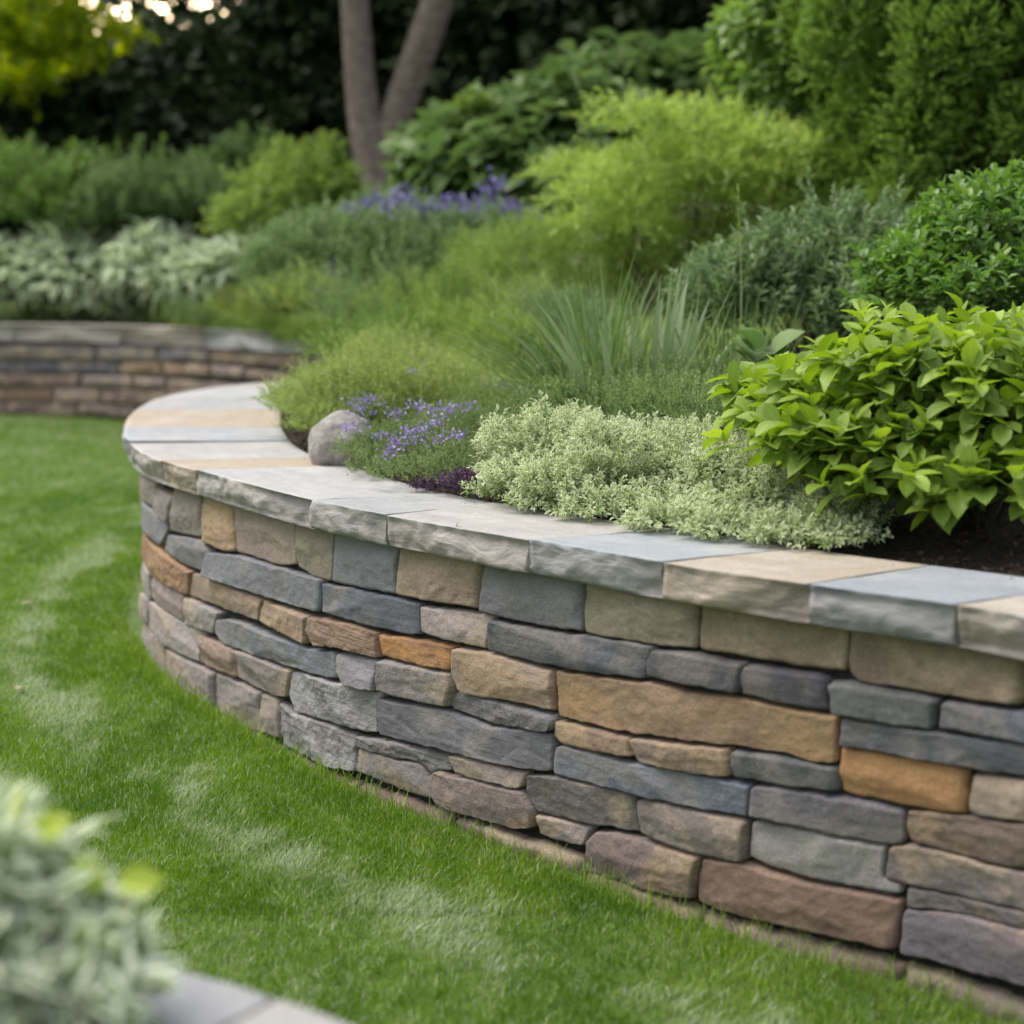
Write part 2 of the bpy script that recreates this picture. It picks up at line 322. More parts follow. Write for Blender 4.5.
def coons(poly, seed, ds=.0055, shrink=.0009, rnd=.0042, wob=.0028):
    c = contour(poly, seed, rnd, wob); ctr = c.mean(0); mn, mx = c.min(0), c.max(0); wh = mx-mn
    # shrink for the joint
    t = np.roll(c, -1, 0)-np.roll(c, 1, 0); nn = np.stack([t[:, 1], -t[:, 0]], 1); nn = nrmz(nn)
    if ((c-ctr)*nn).sum() < 0: nn = -nn
    c = c - shrink*nn
    ctr2 = (mn+mx)/2; g = (c-ctr2)/wh
    idx = [int(np.argmax(g @ np.array(s))) for s in ((-1, 1), (1, 1), (1, -1), (-1, -1))]
    N = len(c)
    def seg(i, j, fwd):
        r = np.arange(i, i+((j-i) % N)+1) % N if fwd else np.arange(i, i-((i-j) % N)-1, -1) % N
        return c[r]
    a, b, cc, d = idx
    fwd = ((b-a) % N) < ((b-cc) % N + (cc-a) % N) and ((b-a) % N) < ((d-a) % N)
    top = seg(a, b, fwd); right = seg(b, cc, fwd); bot = seg(d, cc, not fwd); left = seg(a, d, not fwd)
    def rs(s, n):
        L = np.r_[0, np.cumsum(np.linalg.norm(np.diff(s, axis=0), axis=1))]; q = np.linspace(0, L[-1], n)
        return np.stack([np.interp(q, L, s[:, k]) for k in (0, 1)], 1)
    nu = max(8, int(wh[0]/ds)); nv = max(6, int(wh[1]/ds))
    def ease(n):  # denser near the ends
        x = np.linspace(0, 1, n); return x
    top, bot, left, right = rs(top, nu), rs(bot, nu), rs(left, nv), rs(right, nv)
    s = np.linspace(0, 1, nu)[None, :, None]; t = np.linspace(0, 1, nv)[:, None, None]
    P = (1-t)*top[None]+t*bot[None]+(1-s)*left[:, None]+s*right[:, None]-((1-s)*(1-t)*top[0]+s*(1-t)*top[-1]+(1-s)*t*bot[0]+s*t*bot[-1])
    w_, h_ = wh
    S_, T_ = np.meshgrid(np.linspace(0, 1, nu), np.linspace(0, 1, nv))
    return P, S_*w_, (1-S_)*w_, T_*h_, (1-T_)*h_
def stone_mesh(name, curve, poly, seed, D, rough=.004, edge_r=.0037, ds=.0042, facet=.15, shrink=.0009, inset=.03, depth=.05, bevel=None, rnd=.0042, wob=.0028):
    rr = random.Random(seed)
    P, e0, e1, e2, e3 = coons(poly, seed, ds, shrink, rnd, wob)
    nv, nu = P.shape[:2]
    er = edge_r*rr.uniform(.6, 1.4)
    pr = lambda e, r: .30*np.clip(e/r, 0, 1)+.70*np.sqrt(np.clip(1-(1-np.clip(e/r*1.15, 0, 1))**2, 0, 1))
    rl, rt = er*rr.uniform(.8, 1.6), er
    if bevel: rl2 = bevel
    else: rl2 = er*rr.uniform(.8, 1.6)
    prof = pr(e1, rl)*pr(e0, rl2)*pr(e2, rt)*pr(e3, rt*.8)
    uc, zc = P[..., 0].mean(), P[..., 1].mean(); u = P[..., 0]-uc; z = P[..., 1]-zc
    su, sz = max(np.ptp(u), .02), max(np.ptp(z), .02)
    pl = np.stack([rr.gauss(0, facet*.35)*u+rr.gauss(0, facet)*z+rr.uniform(0, .006)+abs(rr.gauss(0, facet*.25))*0 for _ in range(5)])
    fac = np.maximum(-np.log(np.exp(-pl*5000).sum(0))/5000, -.010)
    nzv = np.empty(P.shape[:2])
    for i in range(nv):
        for j in range(nu):
            a, b = P[i, j]
            k = nrv(a*12, b*20, seed)*.55+nrv(a*50, b*80, seed+2)*.35+nrv(a*120, b*170, seed+4)*.30
            k += .9*(.25-abs(nrv(a*20+seed, b*34, seed+7)))          # sharp fracture ridges
            if seed % 3 == 0:                                        # one split layer
                q = nrv(a*5+seed, b*14, seed+8)*.5+b*6; q -= math.floor(q); k += .55*(1 if q > .5 else 0)*min(1, abs(q-.5)*14)
            nzv[i, j] = k
    h = np.maximum(.45*D, D+fac*np.minimum(1, prof*1.2)+rough*nzv)*prof
    XY = curve.at(P[..., 0].ravel(), (h-inset).ravel())
    V = np.column_stack([XY, P[..., 1].ravel()])
    idx = np.arange(nu*nv).reshape(nv, nu)
    ring = np.concatenate([idx[0, :], idx[1:, -1], idx[-1, -2::-1], idx[-2:0:-1, 0]])
    bp = P.reshape(-1, 2)[ring]; bXY = curve.at(bp[:, 0], np.full(len(ring), -inset-depth)); nb = len(V)
    V = np.vstack([V, np.column_stack([bXY, bp[:, 1]])])
    q = np.stack([idx[:-1, :-1], idx[:-1, 1:], idx[1:, 1:], idx[1:, :-1]], -1).reshape(-1, 4)
    k = np.arange(len(ring)); k2 = np.roll(k, -1)
    sk = np.stack([ring[k2], ring[k], nb+k, nb+k2], 1)
    UV = np.vstack([P.reshape(-1, 2), bp])
    Fq = np.vstack([q, sk])
    a, b, c_ = V[q[len(q)//2][0]], V[q[len(q)//2][1]], V[q[len(q)//2][2]]
    nn = np.cross(b-a, c_-a); cn = curve.at([uc], [1.0])[0]-curve.at([uc], [0.0])[0]
    if nn[0]*cn[0]+nn[1]*cn[1] < 0: Fq = Fq[:, ::-1]
    me = np_mesh(name, V, [Fq])
    uvl = me.uv_layers.new(name='UVMap'); li = np.empty(len(me.loops), np.int32); me.loops.foreach_get('vertex_index', li)
    uvl.data.foreach_set('uv', UV[li].astype(np.float32).ravel())
    return me
STONES = [
 ('greybrown',(140, 132, 122),'taupe',[(4.268,0.494),(4.004,0.503),(4.015,0.435),(4.114,0.436),(4.29,0.429)]),
 ('grey',(128, 127, 122),'taupe',[(3.992,0.499),(3.817,0.499),(3.861,0.414),(4.002,0.433)]),
 ('grey',(132, 128, 115),'taupe',[(3.812,0.499),(3.615,0.503),(3.62,0.413),(3.736,0.403),(3.864,0.395)]),
 ('ochre',(172, 146, 106),'tan',[(3.611,0.498),(3.425,0.507),(3.412,0.412),(3.462,0.4),(3.615,0.403)]),
 ('taupe',(146, 135, 118),'taupe',[(3.42,0.512),(3.07,0.516),(3.07,0.429),(3.159,0.413),(3.295,0.412),(3.407,0.407)]),
 ('taupe',(136, 130, 110),'taupe',[(3.065,0.522),(2.892,0.52),(2.908,0.416),(2.99,0.412),(3.067,0.425)]),
 ('bluegrey',(124, 132, 136),'slate',[(2.889,0.519),(2.643,0.522),(2.662,0.426),(2.772,0.421),(2.91,0.415)]),
 ('tan',(150, 134, 113),'tan',[(2.641,0.523),(2.377,0.524),(2.397,0.437),(2.496,0.432),(2.594,0.427),(2.66,0.425)]),
 ('bluegrey',(118, 122, 124),'slate',[(2.378,0.524),(2.118,0.529),(2.125,0.439),(2.174,0.433),(2.292,0.43),(2.398,0.434),(2.394,0.469)]),
 ('olive',(146, 140, 112),'taupe',[(2.114,0.534),(1.855,0.54),(1.859,0.452),(1.938,0.443),(1.994,0.443),(2.082,0.437),(2.122,0.439),(2.125,0.486)]),
 ('tan',(140, 126, 98),'tan',[(1.851,0.537),(1.57,0.54),(1.576,0.458),(1.651,0.456),(1.711,0.454),(1.81,0.453),(1.856,0.452)]),
 ('tan',(130, 116, 92),'tan',[(1.57,0.534),(1.298,0.544),(1.293,0.465),(1.304,0.457),(1.348,0.454),(1.4,0.45),(1.466,0.448),(1.554,0.446),(1.57,0.458),(1.573,0.482)]),
 ('tan',(128, 114, 92),'tan',[(1.295,0.545),(1.136,0.547),(1.131,0.477),(1.29,0.461)]),
 ('bluegrey',(122, 128, 132),'slate',[(4.292,0.424),(4.064,0.43),(3.912,0.414),(3.882,0.402),(3.972,0.339),(4.105,0.347),(4.326,0.333)]),
 ('bluegrey',(118, 123, 126),'slate',[(3.895,0.385),(3.752,0.4),(3.623,0.409),(3.569,0.383),(3.59,0.326),(3.759,0.322),(3.956,0.334)]),
 ('bluegrey',(116, 122, 126),'slate',[(3.569,0.385),(3.389,0.406),(3.164,0.412),(2.946,0.416),(2.958,0.341),(3.066,0.334),(3.346,0.33),(3.588,0.323)]),
 ('slate',(96, 104, 112),'slate',[(2.949,0.407),(2.834,0.416),(2.694,0.42),(2.577,0.421),(2.576,0.356),(2.628,0.35),(2.759,0.347),(2.947,0.344)]),
 ('palegrey',(158, 152, 144),'taupe',[(2.576,0.417),(2.439,0.429),(2.362,0.43),(2.368,0.365),(2.45,0.362),(2.576,0.362)]),
 ('slate',(92, 98, 106),'slate',[(2.36,0.424),(2.189,0.428),(2.114,0.434),(1.953,0.443),(1.967,0.381),(2.008,0.379),(2.139,0.365),(2.23,0.362),(2.368,0.363)]),
 ('slate',(88, 90, 95),'slate',[(1.956,0.437),(1.884,0.444),(1.756,0.447),(1.767,0.391),(1.806,0.391),(1.966,0.383),(1.969,0.411)]),
 ('slate',(88, 88, 94),'slate',[(1.758,0.445),(1.711,0.447),(1.604,0.448),(1.6,0.392),(1.669,0.388),(1.763,0.391),(1.768,0.416)]),
 ('greengrey',(104, 110, 106),'slate',[(1.603,0.443),(1.558,0.446),(1.422,0.443),(1.427,0.395),(1.499,0.391),(1.595,0.39)]),
 ('blue',(92, 98, 108),'slate',[(1.419,0.442),(1.351,0.448),(1.198,0.464),(1.195,0.416),(1.345,0.403),(1.422,0.401)]),
 ('rust',(150, 118, 84),'rust',[(4.33,0.323),(3.992,0.333),(3.7,0.315),(3.724,0.249),(3.842,0.25),(3.956,0.246),(4.365,0.242)]),
 ('tan',(152, 136, 112),'tan',[(3.697,0.314),(3.517,0.317),(3.244,0.323),(3.268,0.266),(3.472,0.256),(3.732,0.246)]),
 ('tan',(150, 132, 106),'tan',[(3.24,0.322),(3.004,0.327),(3.015,0.258),(3.151,0.26),(3.268,0.266)]),
 ('brown',(140, 116, 92),'wood',[(3.004,0.327),(2.828,0.341),(2.715,0.338),(2.709,0.286),(2.87,0.28),(2.97,0.261),(3.008,0.29)]),
 ('orange',(150, 112, 70),'rustband',[(2.72,0.335),(2.589,0.349),(2.467,0.356),(2.47,0.304),(2.571,0.297),(2.707,0.289)]),
 ('pinktan',(160, 142, 122),'tan',[(2.466,0.352),(2.368,0.361),(2.196,0.354),(2.193,0.279),(2.224,0.275),(2.324,0.274),(2.399,0.264),(2.451,0.264),(2.476,0.3)]),
 ('brown',(144, 120, 90),'ochre',[(2.194,0.357),(2.113,0.362),(1.937,0.38),(1.883,0.378),(1.763,0.386),(1.618,0.386),(1.584,0.388),(1.583,0.312),(1.627,0.306),(1.671,0.31),(1.748,0.305),(1.881,0.294),(2.03,0.278),(2.183,0.272)]),
 ('slate',(84, 90, 96),'slate',[(1.581,0.387),(1.418,0.394),(1.263,0.409),(1.128,0.428),(1.125,0.381),(1.261,0.363),(1.343,0.352),(1.463,0.347),(1.583,0.343)]),
 ('grey',(146, 144, 140),'taupe',[(4.386,0.232),(4.145,0.242),(4.152,0.161),(4.443,0.131)]),
 ('taupe',(140, 132, 122),'taupe',[(4.119,0.246),(3.766,0.243),(3.762,0.165),(4.005,0.167),(4.135,0.168)]),
 ('grey',(140, 138, 132),'taupe',[(3.76,0.243),(3.51,0.243),(3.55,0.179),(3.758,0.166)]),
 ('blueslate',(110, 120, 124),'slate',[(3.532,0.222),(3.401,0.244),(3.25,0.247),(2.986,0.253),(2.874,0.269),(2.868,0.211),(2.942,0.202),(3.156,0.189),(3.346,0.174),(3.492,0.167),(3.543,0.187)]),
 ('grey',(134, 135, 138),'slate',[(2.872,0.272),(2.716,0.282),(2.721,0.213),(2.824,0.203),(2.869,0.227)]),
 ('grey',(128, 126, 122),'taupe',[(2.713,0.286),(2.571,0.297),(2.475,0.302),(2.466,0.27),(2.485,0.228),(2.516,0.224),(2.657,0.216),(2.719,0.213)]),
 ('roughgrey',(120, 121, 120),'rough',[(2.49,0.258),(2.45,0.263),(2.349,0.27),(2.186,0.273),(2.19,0.242),(2.254,0.23),(2.36,0.219),(2.473,0.225),(2.49,0.236)]),
 ('browntan',(136, 116, 92),'tan',[(2.192,0.263),(2.128,0.269),(1.998,0.275),(1.981,0.243),(2.068,0.232),(2.173,0.221),(2.194,0.236)]),
 ('pinktan',(142, 126, 108),'tan',[(1.997,0.275),(1.886,0.288),(1.782,0.298),(1.776,0.251),(1.821,0.243),(1.913,0.236),(1.979,0.237)]),
 ('greenslate',(88, 94, 94),'slate',[(1.779,0.297),(1.707,0.305),(1.627,0.305),(1.58,0.305),(1.575,0.268),(1.626,0.264),(1.773,0.249),(1.783,0.272)]),
 ('orange',(172, 126, 72),'orange',[(1.581,0.34),(1.514,0.345),(1.383,0.348),(1.376,0.347),(1.37,0.277),(1.426,0.268),(1.47,0.264),(1.574,0.265),(1.583,0.301)]),
 ('taupe',(122, 116, 106),'taupe',[(1.368,0.342),(1.26,0.357),(1.158,0.374),(1.154,0.311),(1.257,0.296),(1.326,0.285),(1.369,0.282)]),
 ('grey',(138, 136, 132),'taupe',[(4.444,0.129),(4.198,0.153),(4.218,0.076),(4.514,0.037)]),
 ('palegrey',(152, 148, 142),'taupe',[(4.185,0.152),(3.967,0.169),(3.617,0.172),(3.647,0.087),(4.021,0.065),(4.207,0.065)]),
 ('browntan',(146, 126, 108),'tan',[(3.649,0.163),(3.422,0.17),(3.408,0.098),(3.548,0.088),(3.652,0.087)]),
 ('taupe',(138, 132, 122),'taupe',[(3.425,0.167),(3.334,0.177),(3.098,0.182),(3.132,0.112),(3.214,0.098),(3.316,0.097),(3.416,0.099)]),
 ('palegrey',(146, 148, 148),'rough',[(3.095,0.183),(2.979,0.195),(2.705,0.213),(2.727,0.181),(2.721,0.125),(2.774,0.115),(2.894,0.105),(3.089,0.087),(3.123,0.122)]),
 ('slate',(104, 108, 112),'slate',[(2.728,0.199),(2.649,0.207),(2.491,0.223),(2.365,0.216),(2.191,0.239),(2.193,0.165),(2.275,0.152),(2.388,0.146),(2.522,0.138),(2.65,0.127),(2.719,0.123)]),
 ('blue',(104, 114, 126),'slate',[(2.191,0.215),(2.161,0.223),(2.029,0.231),(1.914,0.237),(1.821,0.243),(1.737,0.245),(1.74,0.192),(1.755,0.189),(1.871,0.18),(1.99,0.173),(2.13,0.163),(2.195,0.162)]),
 ('purplegrey',(108, 108, 112),'slate',[(1.736,0.245),(1.684,0.255),(1.566,0.262),(1.468,0.261),(1.467,0.208),(1.488,0.2),(1.565,0.196),(1.641,0.195),(1.74,0.192)]),
 ('brown',(116, 102, 86),'tan',[(1.466,0.261),(1.393,0.273),(1.257,0.294),(1.154,0.309),(1.15,0.24),(1.253,0.228),(1.333,0.215),(1.41,0.214),(1.457,0.211),(1.468,0.236)]),
 ('taupe',(140, 136, 130),'taupe',[(4.515,0.033),(4.025,0.062),(3.984,-0.019),(3.978,-0.06),(4.228,-0.055),(4.616,-0.074)]),
 ('taupe',(138, 132, 126),'taupe',[(3.972,0.062),(3.666,0.081),(3.561,0.082),(3.559,-0.02),(3.674,-0.025),(3.815,-0.02),(3.958,-0.011)]),
 ('taupe',(134, 130, 124),'taupe',[(3.557,0.081),(3.381,0.091),(3.28,0.091),(3.276,-0.011),(3.394,-0.023),(3.555,-0.014)]),
 ('taupe',(132, 126, 116),'taupe',[(3.278,0.092),(3.182,0.097),(3.171,0.069),(3.162,0.005),(3.275,-0.008)]),
 ('roughgrey',(124, 124, 122),'rough',[(3.171,0.093),(3.099,0.086),(2.982,0.094),(2.803,0.101),(2.809,0.019),(2.897,0.006),(3.014,-0.004),(3.145,-0.004),(3.16,0.011)]),
 ('roughgrey',(126, 126, 122),'rough',[(2.804,0.101),(2.65,0.121),(2.491,0.133),(2.474,0.099),(2.529,0.088),(2.548,0.071),(2.584,0.091),(2.651,0.086),(2.802,0.074)]),
 ('greytaupe',(130, 128, 122),'taupe',[(2.802,0.074),(2.651,0.085),(2.584,0.09),(2.551,0.068),(2.542,0.047),(2.52,0.026),(2.584,0.021),(2.652,0.018),(2.808,0.018)]),
 ('brownpink',(126, 116, 106),'tan',[(2.549,0.073),(2.523,0.089),(2.445,0.097),(2.274,0.111),(2.242,0.077),(2.244,0.043),(2.301,0.028),(2.394,0.024),(2.499,0.017),(2.543,0.042)]),
 ('paletaupe',(144, 136, 124),'taupe',[(2.487,0.132),(2.445,0.14),(2.263,0.147),(2.273,0.112),(2.366,0.103),(2.464,0.096)]),
 ('darktaupe',(104, 102, 96),'taupe',[(2.266,0.142),(2.192,0.159),(2.13,0.163),(1.99,0.172),(1.974,0.105),(2.129,0.084),(2.237,0.075),(2.264,0.092),(2.274,0.111)]),
 ('paletaupe',(136, 130, 122),'taupe',[(2.246,0.069),(2.206,0.076),(2.093,0.087),(2.108,0.044),(2.191,0.033),(2.236,0.03)]),
 ('taupe',(124, 118, 108),'taupe',[(1.985,0.165),(1.94,0.174),(1.851,0.179),(1.745,0.184),(1.745,0.115),(1.781,0.106),(1.865,0.099),(1.972,0.105)]),
 ('palegreen',(144, 146, 138),'pale',[(1.743,0.181),(1.709,0.187),(1.641,0.193),(1.498,0.197),(1.499,0.143),(1.468,0.142),(1.468,0.126),(1.513,0.117),(1.638,0.113),(1.708,0.115),(1.743,0.119)]),
 ('grey',(120, 114, 108),'taupe',[(1.496,0.196),(1.461,0.208),(1.39,0.213),(1.336,0.213),(1.253,0.221),(1.149,0.234),(1.146,0.182),(1.25,0.167),(1.326,0.154),(1.401,0.146),(1.462,0.142),(1.499,0.142)]),
 ('brownpurple',(120, 108, 100),'tan',[(2.106,0.057),(2.087,0.081),(1.994,0.096),(1.833,0.101),(1.84,0.069),(1.847,0.021),(1.91,0.01),(2.009,0.003),(2.11,-0.004)]),
 ('redbrown',(132, 108, 90),'ochre2',[(1.837,0.098),(1.753,0.112),(1.638,0.108),(1.556,0.112),(1.466,0.119),(1.472,0.059),(1.474,0.032),(1.536,0.032),(1.635,0.024),(1.713,0.019),(1.789,0.014),(1.843,0.023),(1.843,0.06)]),
 ('grey',(106, 102, 98),'taupe',[(1.464,0.14),(1.387,0.147),(1.25,0.167),(1.146,0.182),(1.145,0.161),(1.248,0.142),(1.332,0.129),(1.393,0.121),(1.463,0.106)]),
 ('purple',(110, 108, 114),'purple',[(1.463,0.104),(1.386,0.122),(1.248,0.142),(1.145,0.158),(1.139,0.073),(1.244,0.056),(1.349,0.039),(1.472,0.033),(1.467,0.074)]),
]
FSTONES = [
 ('taupe',(126, 116, 108),'taupe',[(6.553,0.526),(4.995,0.544),(5.001,0.424),(6.561,0.401)]),
 ('grey',(128, 122, 116),'taupe',[(4.985,0.544),(4.357,0.552),(4.363,0.436),(4.991,0.425)]),
 ('slate',(108, 110, 118),'taupe',[(4.346,0.553),(3.773,0.555),(3.778,0.45),(4.352,0.436)]),
 ('brown',(128, 110, 96),'taupe',[(3.761,0.556),(2.53,0.555),(2.535,0.452),(3.766,0.45)]),
 ('slate',(84, 88, 98),'taupe',[(6.284,0.398),(4.777,0.423),(4.782,0.334),(6.29,0.296)]),
 ('ochre',(140, 114, 84),'taupe',[(4.767,0.424),(4.319,0.438),(4.324,0.336),(4.772,0.327)]),
 ('ochre',(146, 120, 92),'taupe',[(4.308,0.438),(4.062,0.439),(4.067,0.339),(4.313,0.336)]),
 ('brown',(132, 110, 94),'taupe',[(4.05,0.44),(3.754,0.444),(3.759,0.345),(4.055,0.339)]),
 ('taupe',(120, 108, 102),'taupe',[(3.742,0.444),(3.321,0.441),(3.325,0.352),(3.747,0.346)]),
 ('brown',(122, 104, 90),'taupe',[(3.308,0.435),(2.536,0.426),(2.54,0.342),(3.312,0.353)]),
 ('pinkbrown',(122, 104, 92),'taupe',[(6.475,0.293),(5.155,0.315),(5.16,0.217),(6.482,0.19)]),
 ('pale',(136, 126, 114),'taupe',[(5.145,0.315),(4.626,0.325),(4.631,0.228),(5.15,0.217)]),
 ('taupe',(130, 118, 108),'taupe',[(4.615,0.325),(4.269,0.323),(4.274,0.229),(4.62,0.229)]),
 ('taupe',(126, 114, 104),'taupe',[(4.258,0.324),(2.541,0.316),(2.545,0.238),(4.263,0.229)]),
 ('ochre',(132, 108, 84),'taupe',[(6.482,0.182),(5.431,0.208),(5.436,0.101),(6.489,0.072)]),
 ('pale',(146, 132, 116),'taupe',[(5.421,0.209),(4.981,0.215),(4.987,0.102),(5.427,0.094)]),
 ('brown',(112, 94, 82),'taupe',[(4.971,0.216),(3.369,0.254),(3.375,0.13),(4.977,0.103)]),
 ('dark',(102, 88, 78),'taupe',[(6.489,0.072),(5.185,0.102),(5.191,-0.005),(6.496,-0.039)]),
 ('taupe',(116, 104, 94),'taupe',[(5.176,0.095),(4.605,0.111),(4.61,0.007),(5.181,-0.004)]),
 ('brown',(108, 92, 80),'taupe',[(4.594,0.112),(3.375,0.13),(3.38,0.019),(4.599,0.008)]),
]
wall = empty('stone_wall', (0, 3, 0), 'curved retaining wall of mixed grey, tan and slate stone with flagstone cap, nearest the lawn', 'wall')
seed = 11
STONE_LABEL = {'orange': 'plain orange stone', 'rustband': 'thin stone with a bright rust band', 'rust': 'rust brown stone', 'ochre': 'long brown stone with ochre stain', 'blue': 'blue grey slate stone', 'pale': 'pale greenish grey stone', 'purple': 'purple grey stone with pinkish top edge'}
for nm, rgb, mk, poly in STONES:
    seed += 13
    zt = max(b for a, b in poly)
    if zt > .5: poly = [(a, .546 if b > zt-.045 else b) for a, b in poly]     # the top course runs up under the cap
    cz = min(b for a, b in poly)
    rr = random.Random(seed)
    rough = {'slate': .0028, 'rough': .006, 'orange': .0022, 'purple': .0022, 'pale': .0025, 'wood': .005, 'rust': .005}.get(mk, .0036)
    big = (max(a for a, b in poly)-min(a for a, b in poly)) > .5
    D = rr.uniform(.014, .026)
    if zt > .5: D -= .006
    bev = rr.uniform(.014, .024) if rr.random() < .35 else None
    me = stone_mesh('facing_stone', CO, poly, seed, D, rough, bevel=bev, inset=.050)
    mat = SM[mk]
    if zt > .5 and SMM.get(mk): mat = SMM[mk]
    o = link('facing_stone', me, mat, wall); o.color = (*lin(rgb, STK), 1)
    key = 'blue' if nm == 'blue' else mk
    if key in STONE_LABEL: o['label'] = STONE_LABEL[key]
# footing ledge along the foot of the wall
fu = [1.10, 1.46, 1.83, 2.11, 2.47, 2.80, 3.14, 3.53, 3.93, 4.3]
ftz = {1.10: .045, 1.46: .028, 1.83: .016, 2.11: .034, 2.47: .026, 2.80: .010, 3.14: .002, 3.53: -.006, 3.93: -.01, 4.3: -.02}
for a, b in zip(fu[:-1], fu[1:]):
    seed += 7; rr = random.Random(seed)
    me = stone_mesh('footing_stone', CO, [(a, ftz[a]-.012), (b, ftz[b]-.012), (b, -.09), (a, -.09)], seed, .026, .008, ds=.009, inset=.048, edge_r=.02, wob=.006)
    o = link('footing_stone', me, SM['taupe'], wall); o.color = (*lin((116+rr.randint(-10, 8), 104+rr.randint(-8, 8), 90), STK), 1)
# unlisted run of the wall round the nose and past the frame
def coursed(curve, u0, u1, seed, z1=.545, z0=-.03):
    rr = random.Random(seed); out_ = []; z = z0
    while z < z1-.03:
        h = min(rr.uniform(.07, .12), z1-z); 
        if z1-z-h < .04: h = z1-z
        u = u0
        while u < u1-.05:
            l_ = min(rr.uniform(.15, .45), u1-u); out_.append([(u, z+h), (u+l_, z+h+rr.uniform(-.004, .004)), (u+l_, z), (u, z)]); u += l_
        z += h
    return out_
def join_meshes(name, meshes):
    bm = bmesh.new()
    for m in meshes: bm.from_mesh(m); bpy.data.meshes.remove(m)
    me = bpy.data.meshes.new(name); bm.to_mesh(me); bm.free(); return me
for (u0, u1) in ((4.30, CO.L), (0.0, 1.112)):
    ms = [stone_mesh('t', CO, p, 900+i*3, random.Random(i).uniform(.012, .022), .004, ds=.02, inset=.072 if u0 else .05) for i, p in enumerate(coursed(CO, u0, u1, 5+int(u0)))]
    o = link('rear_facing', join_meshes('rear_facing', ms), SM['taupe'], wall); o.color = (.22, .20, .18, 1); o['kind'] = 'stuff'
# dark core behind the joints
def core(name, curve, outer, inner, ztop, zbot, parent):
    n = len(curve.u[::4]); u = curve.u[::4]
    a = curve.at(u, np.full(n, -outer)); b = curve.at(u, np.full(n, -inner))
    V = np.vstack([np.column_stack([p, np.full(n, z)]) for p, z in ((a, zbot), (a, ztop), (b, ztop), (b, zbot))])
    i = np.arange(n-1); q = [np.stack([i+k*n, i+1+k*n, i+1+((k+1) % 4)*n, i+((k+1) % 4)*n], 1) for k in range(4)]
    ends = np.array([[0, n, 2*n, 3*n], [n-1, 4*n-1, 3*n-1, 2*n-1]])
    return link(name, np_mesh(name, V, q+[ends], smooth=False), MORTAR, parent)
core('core', CO, .060, .20, H_CAP-CAP_T-.004, -.2, wall)
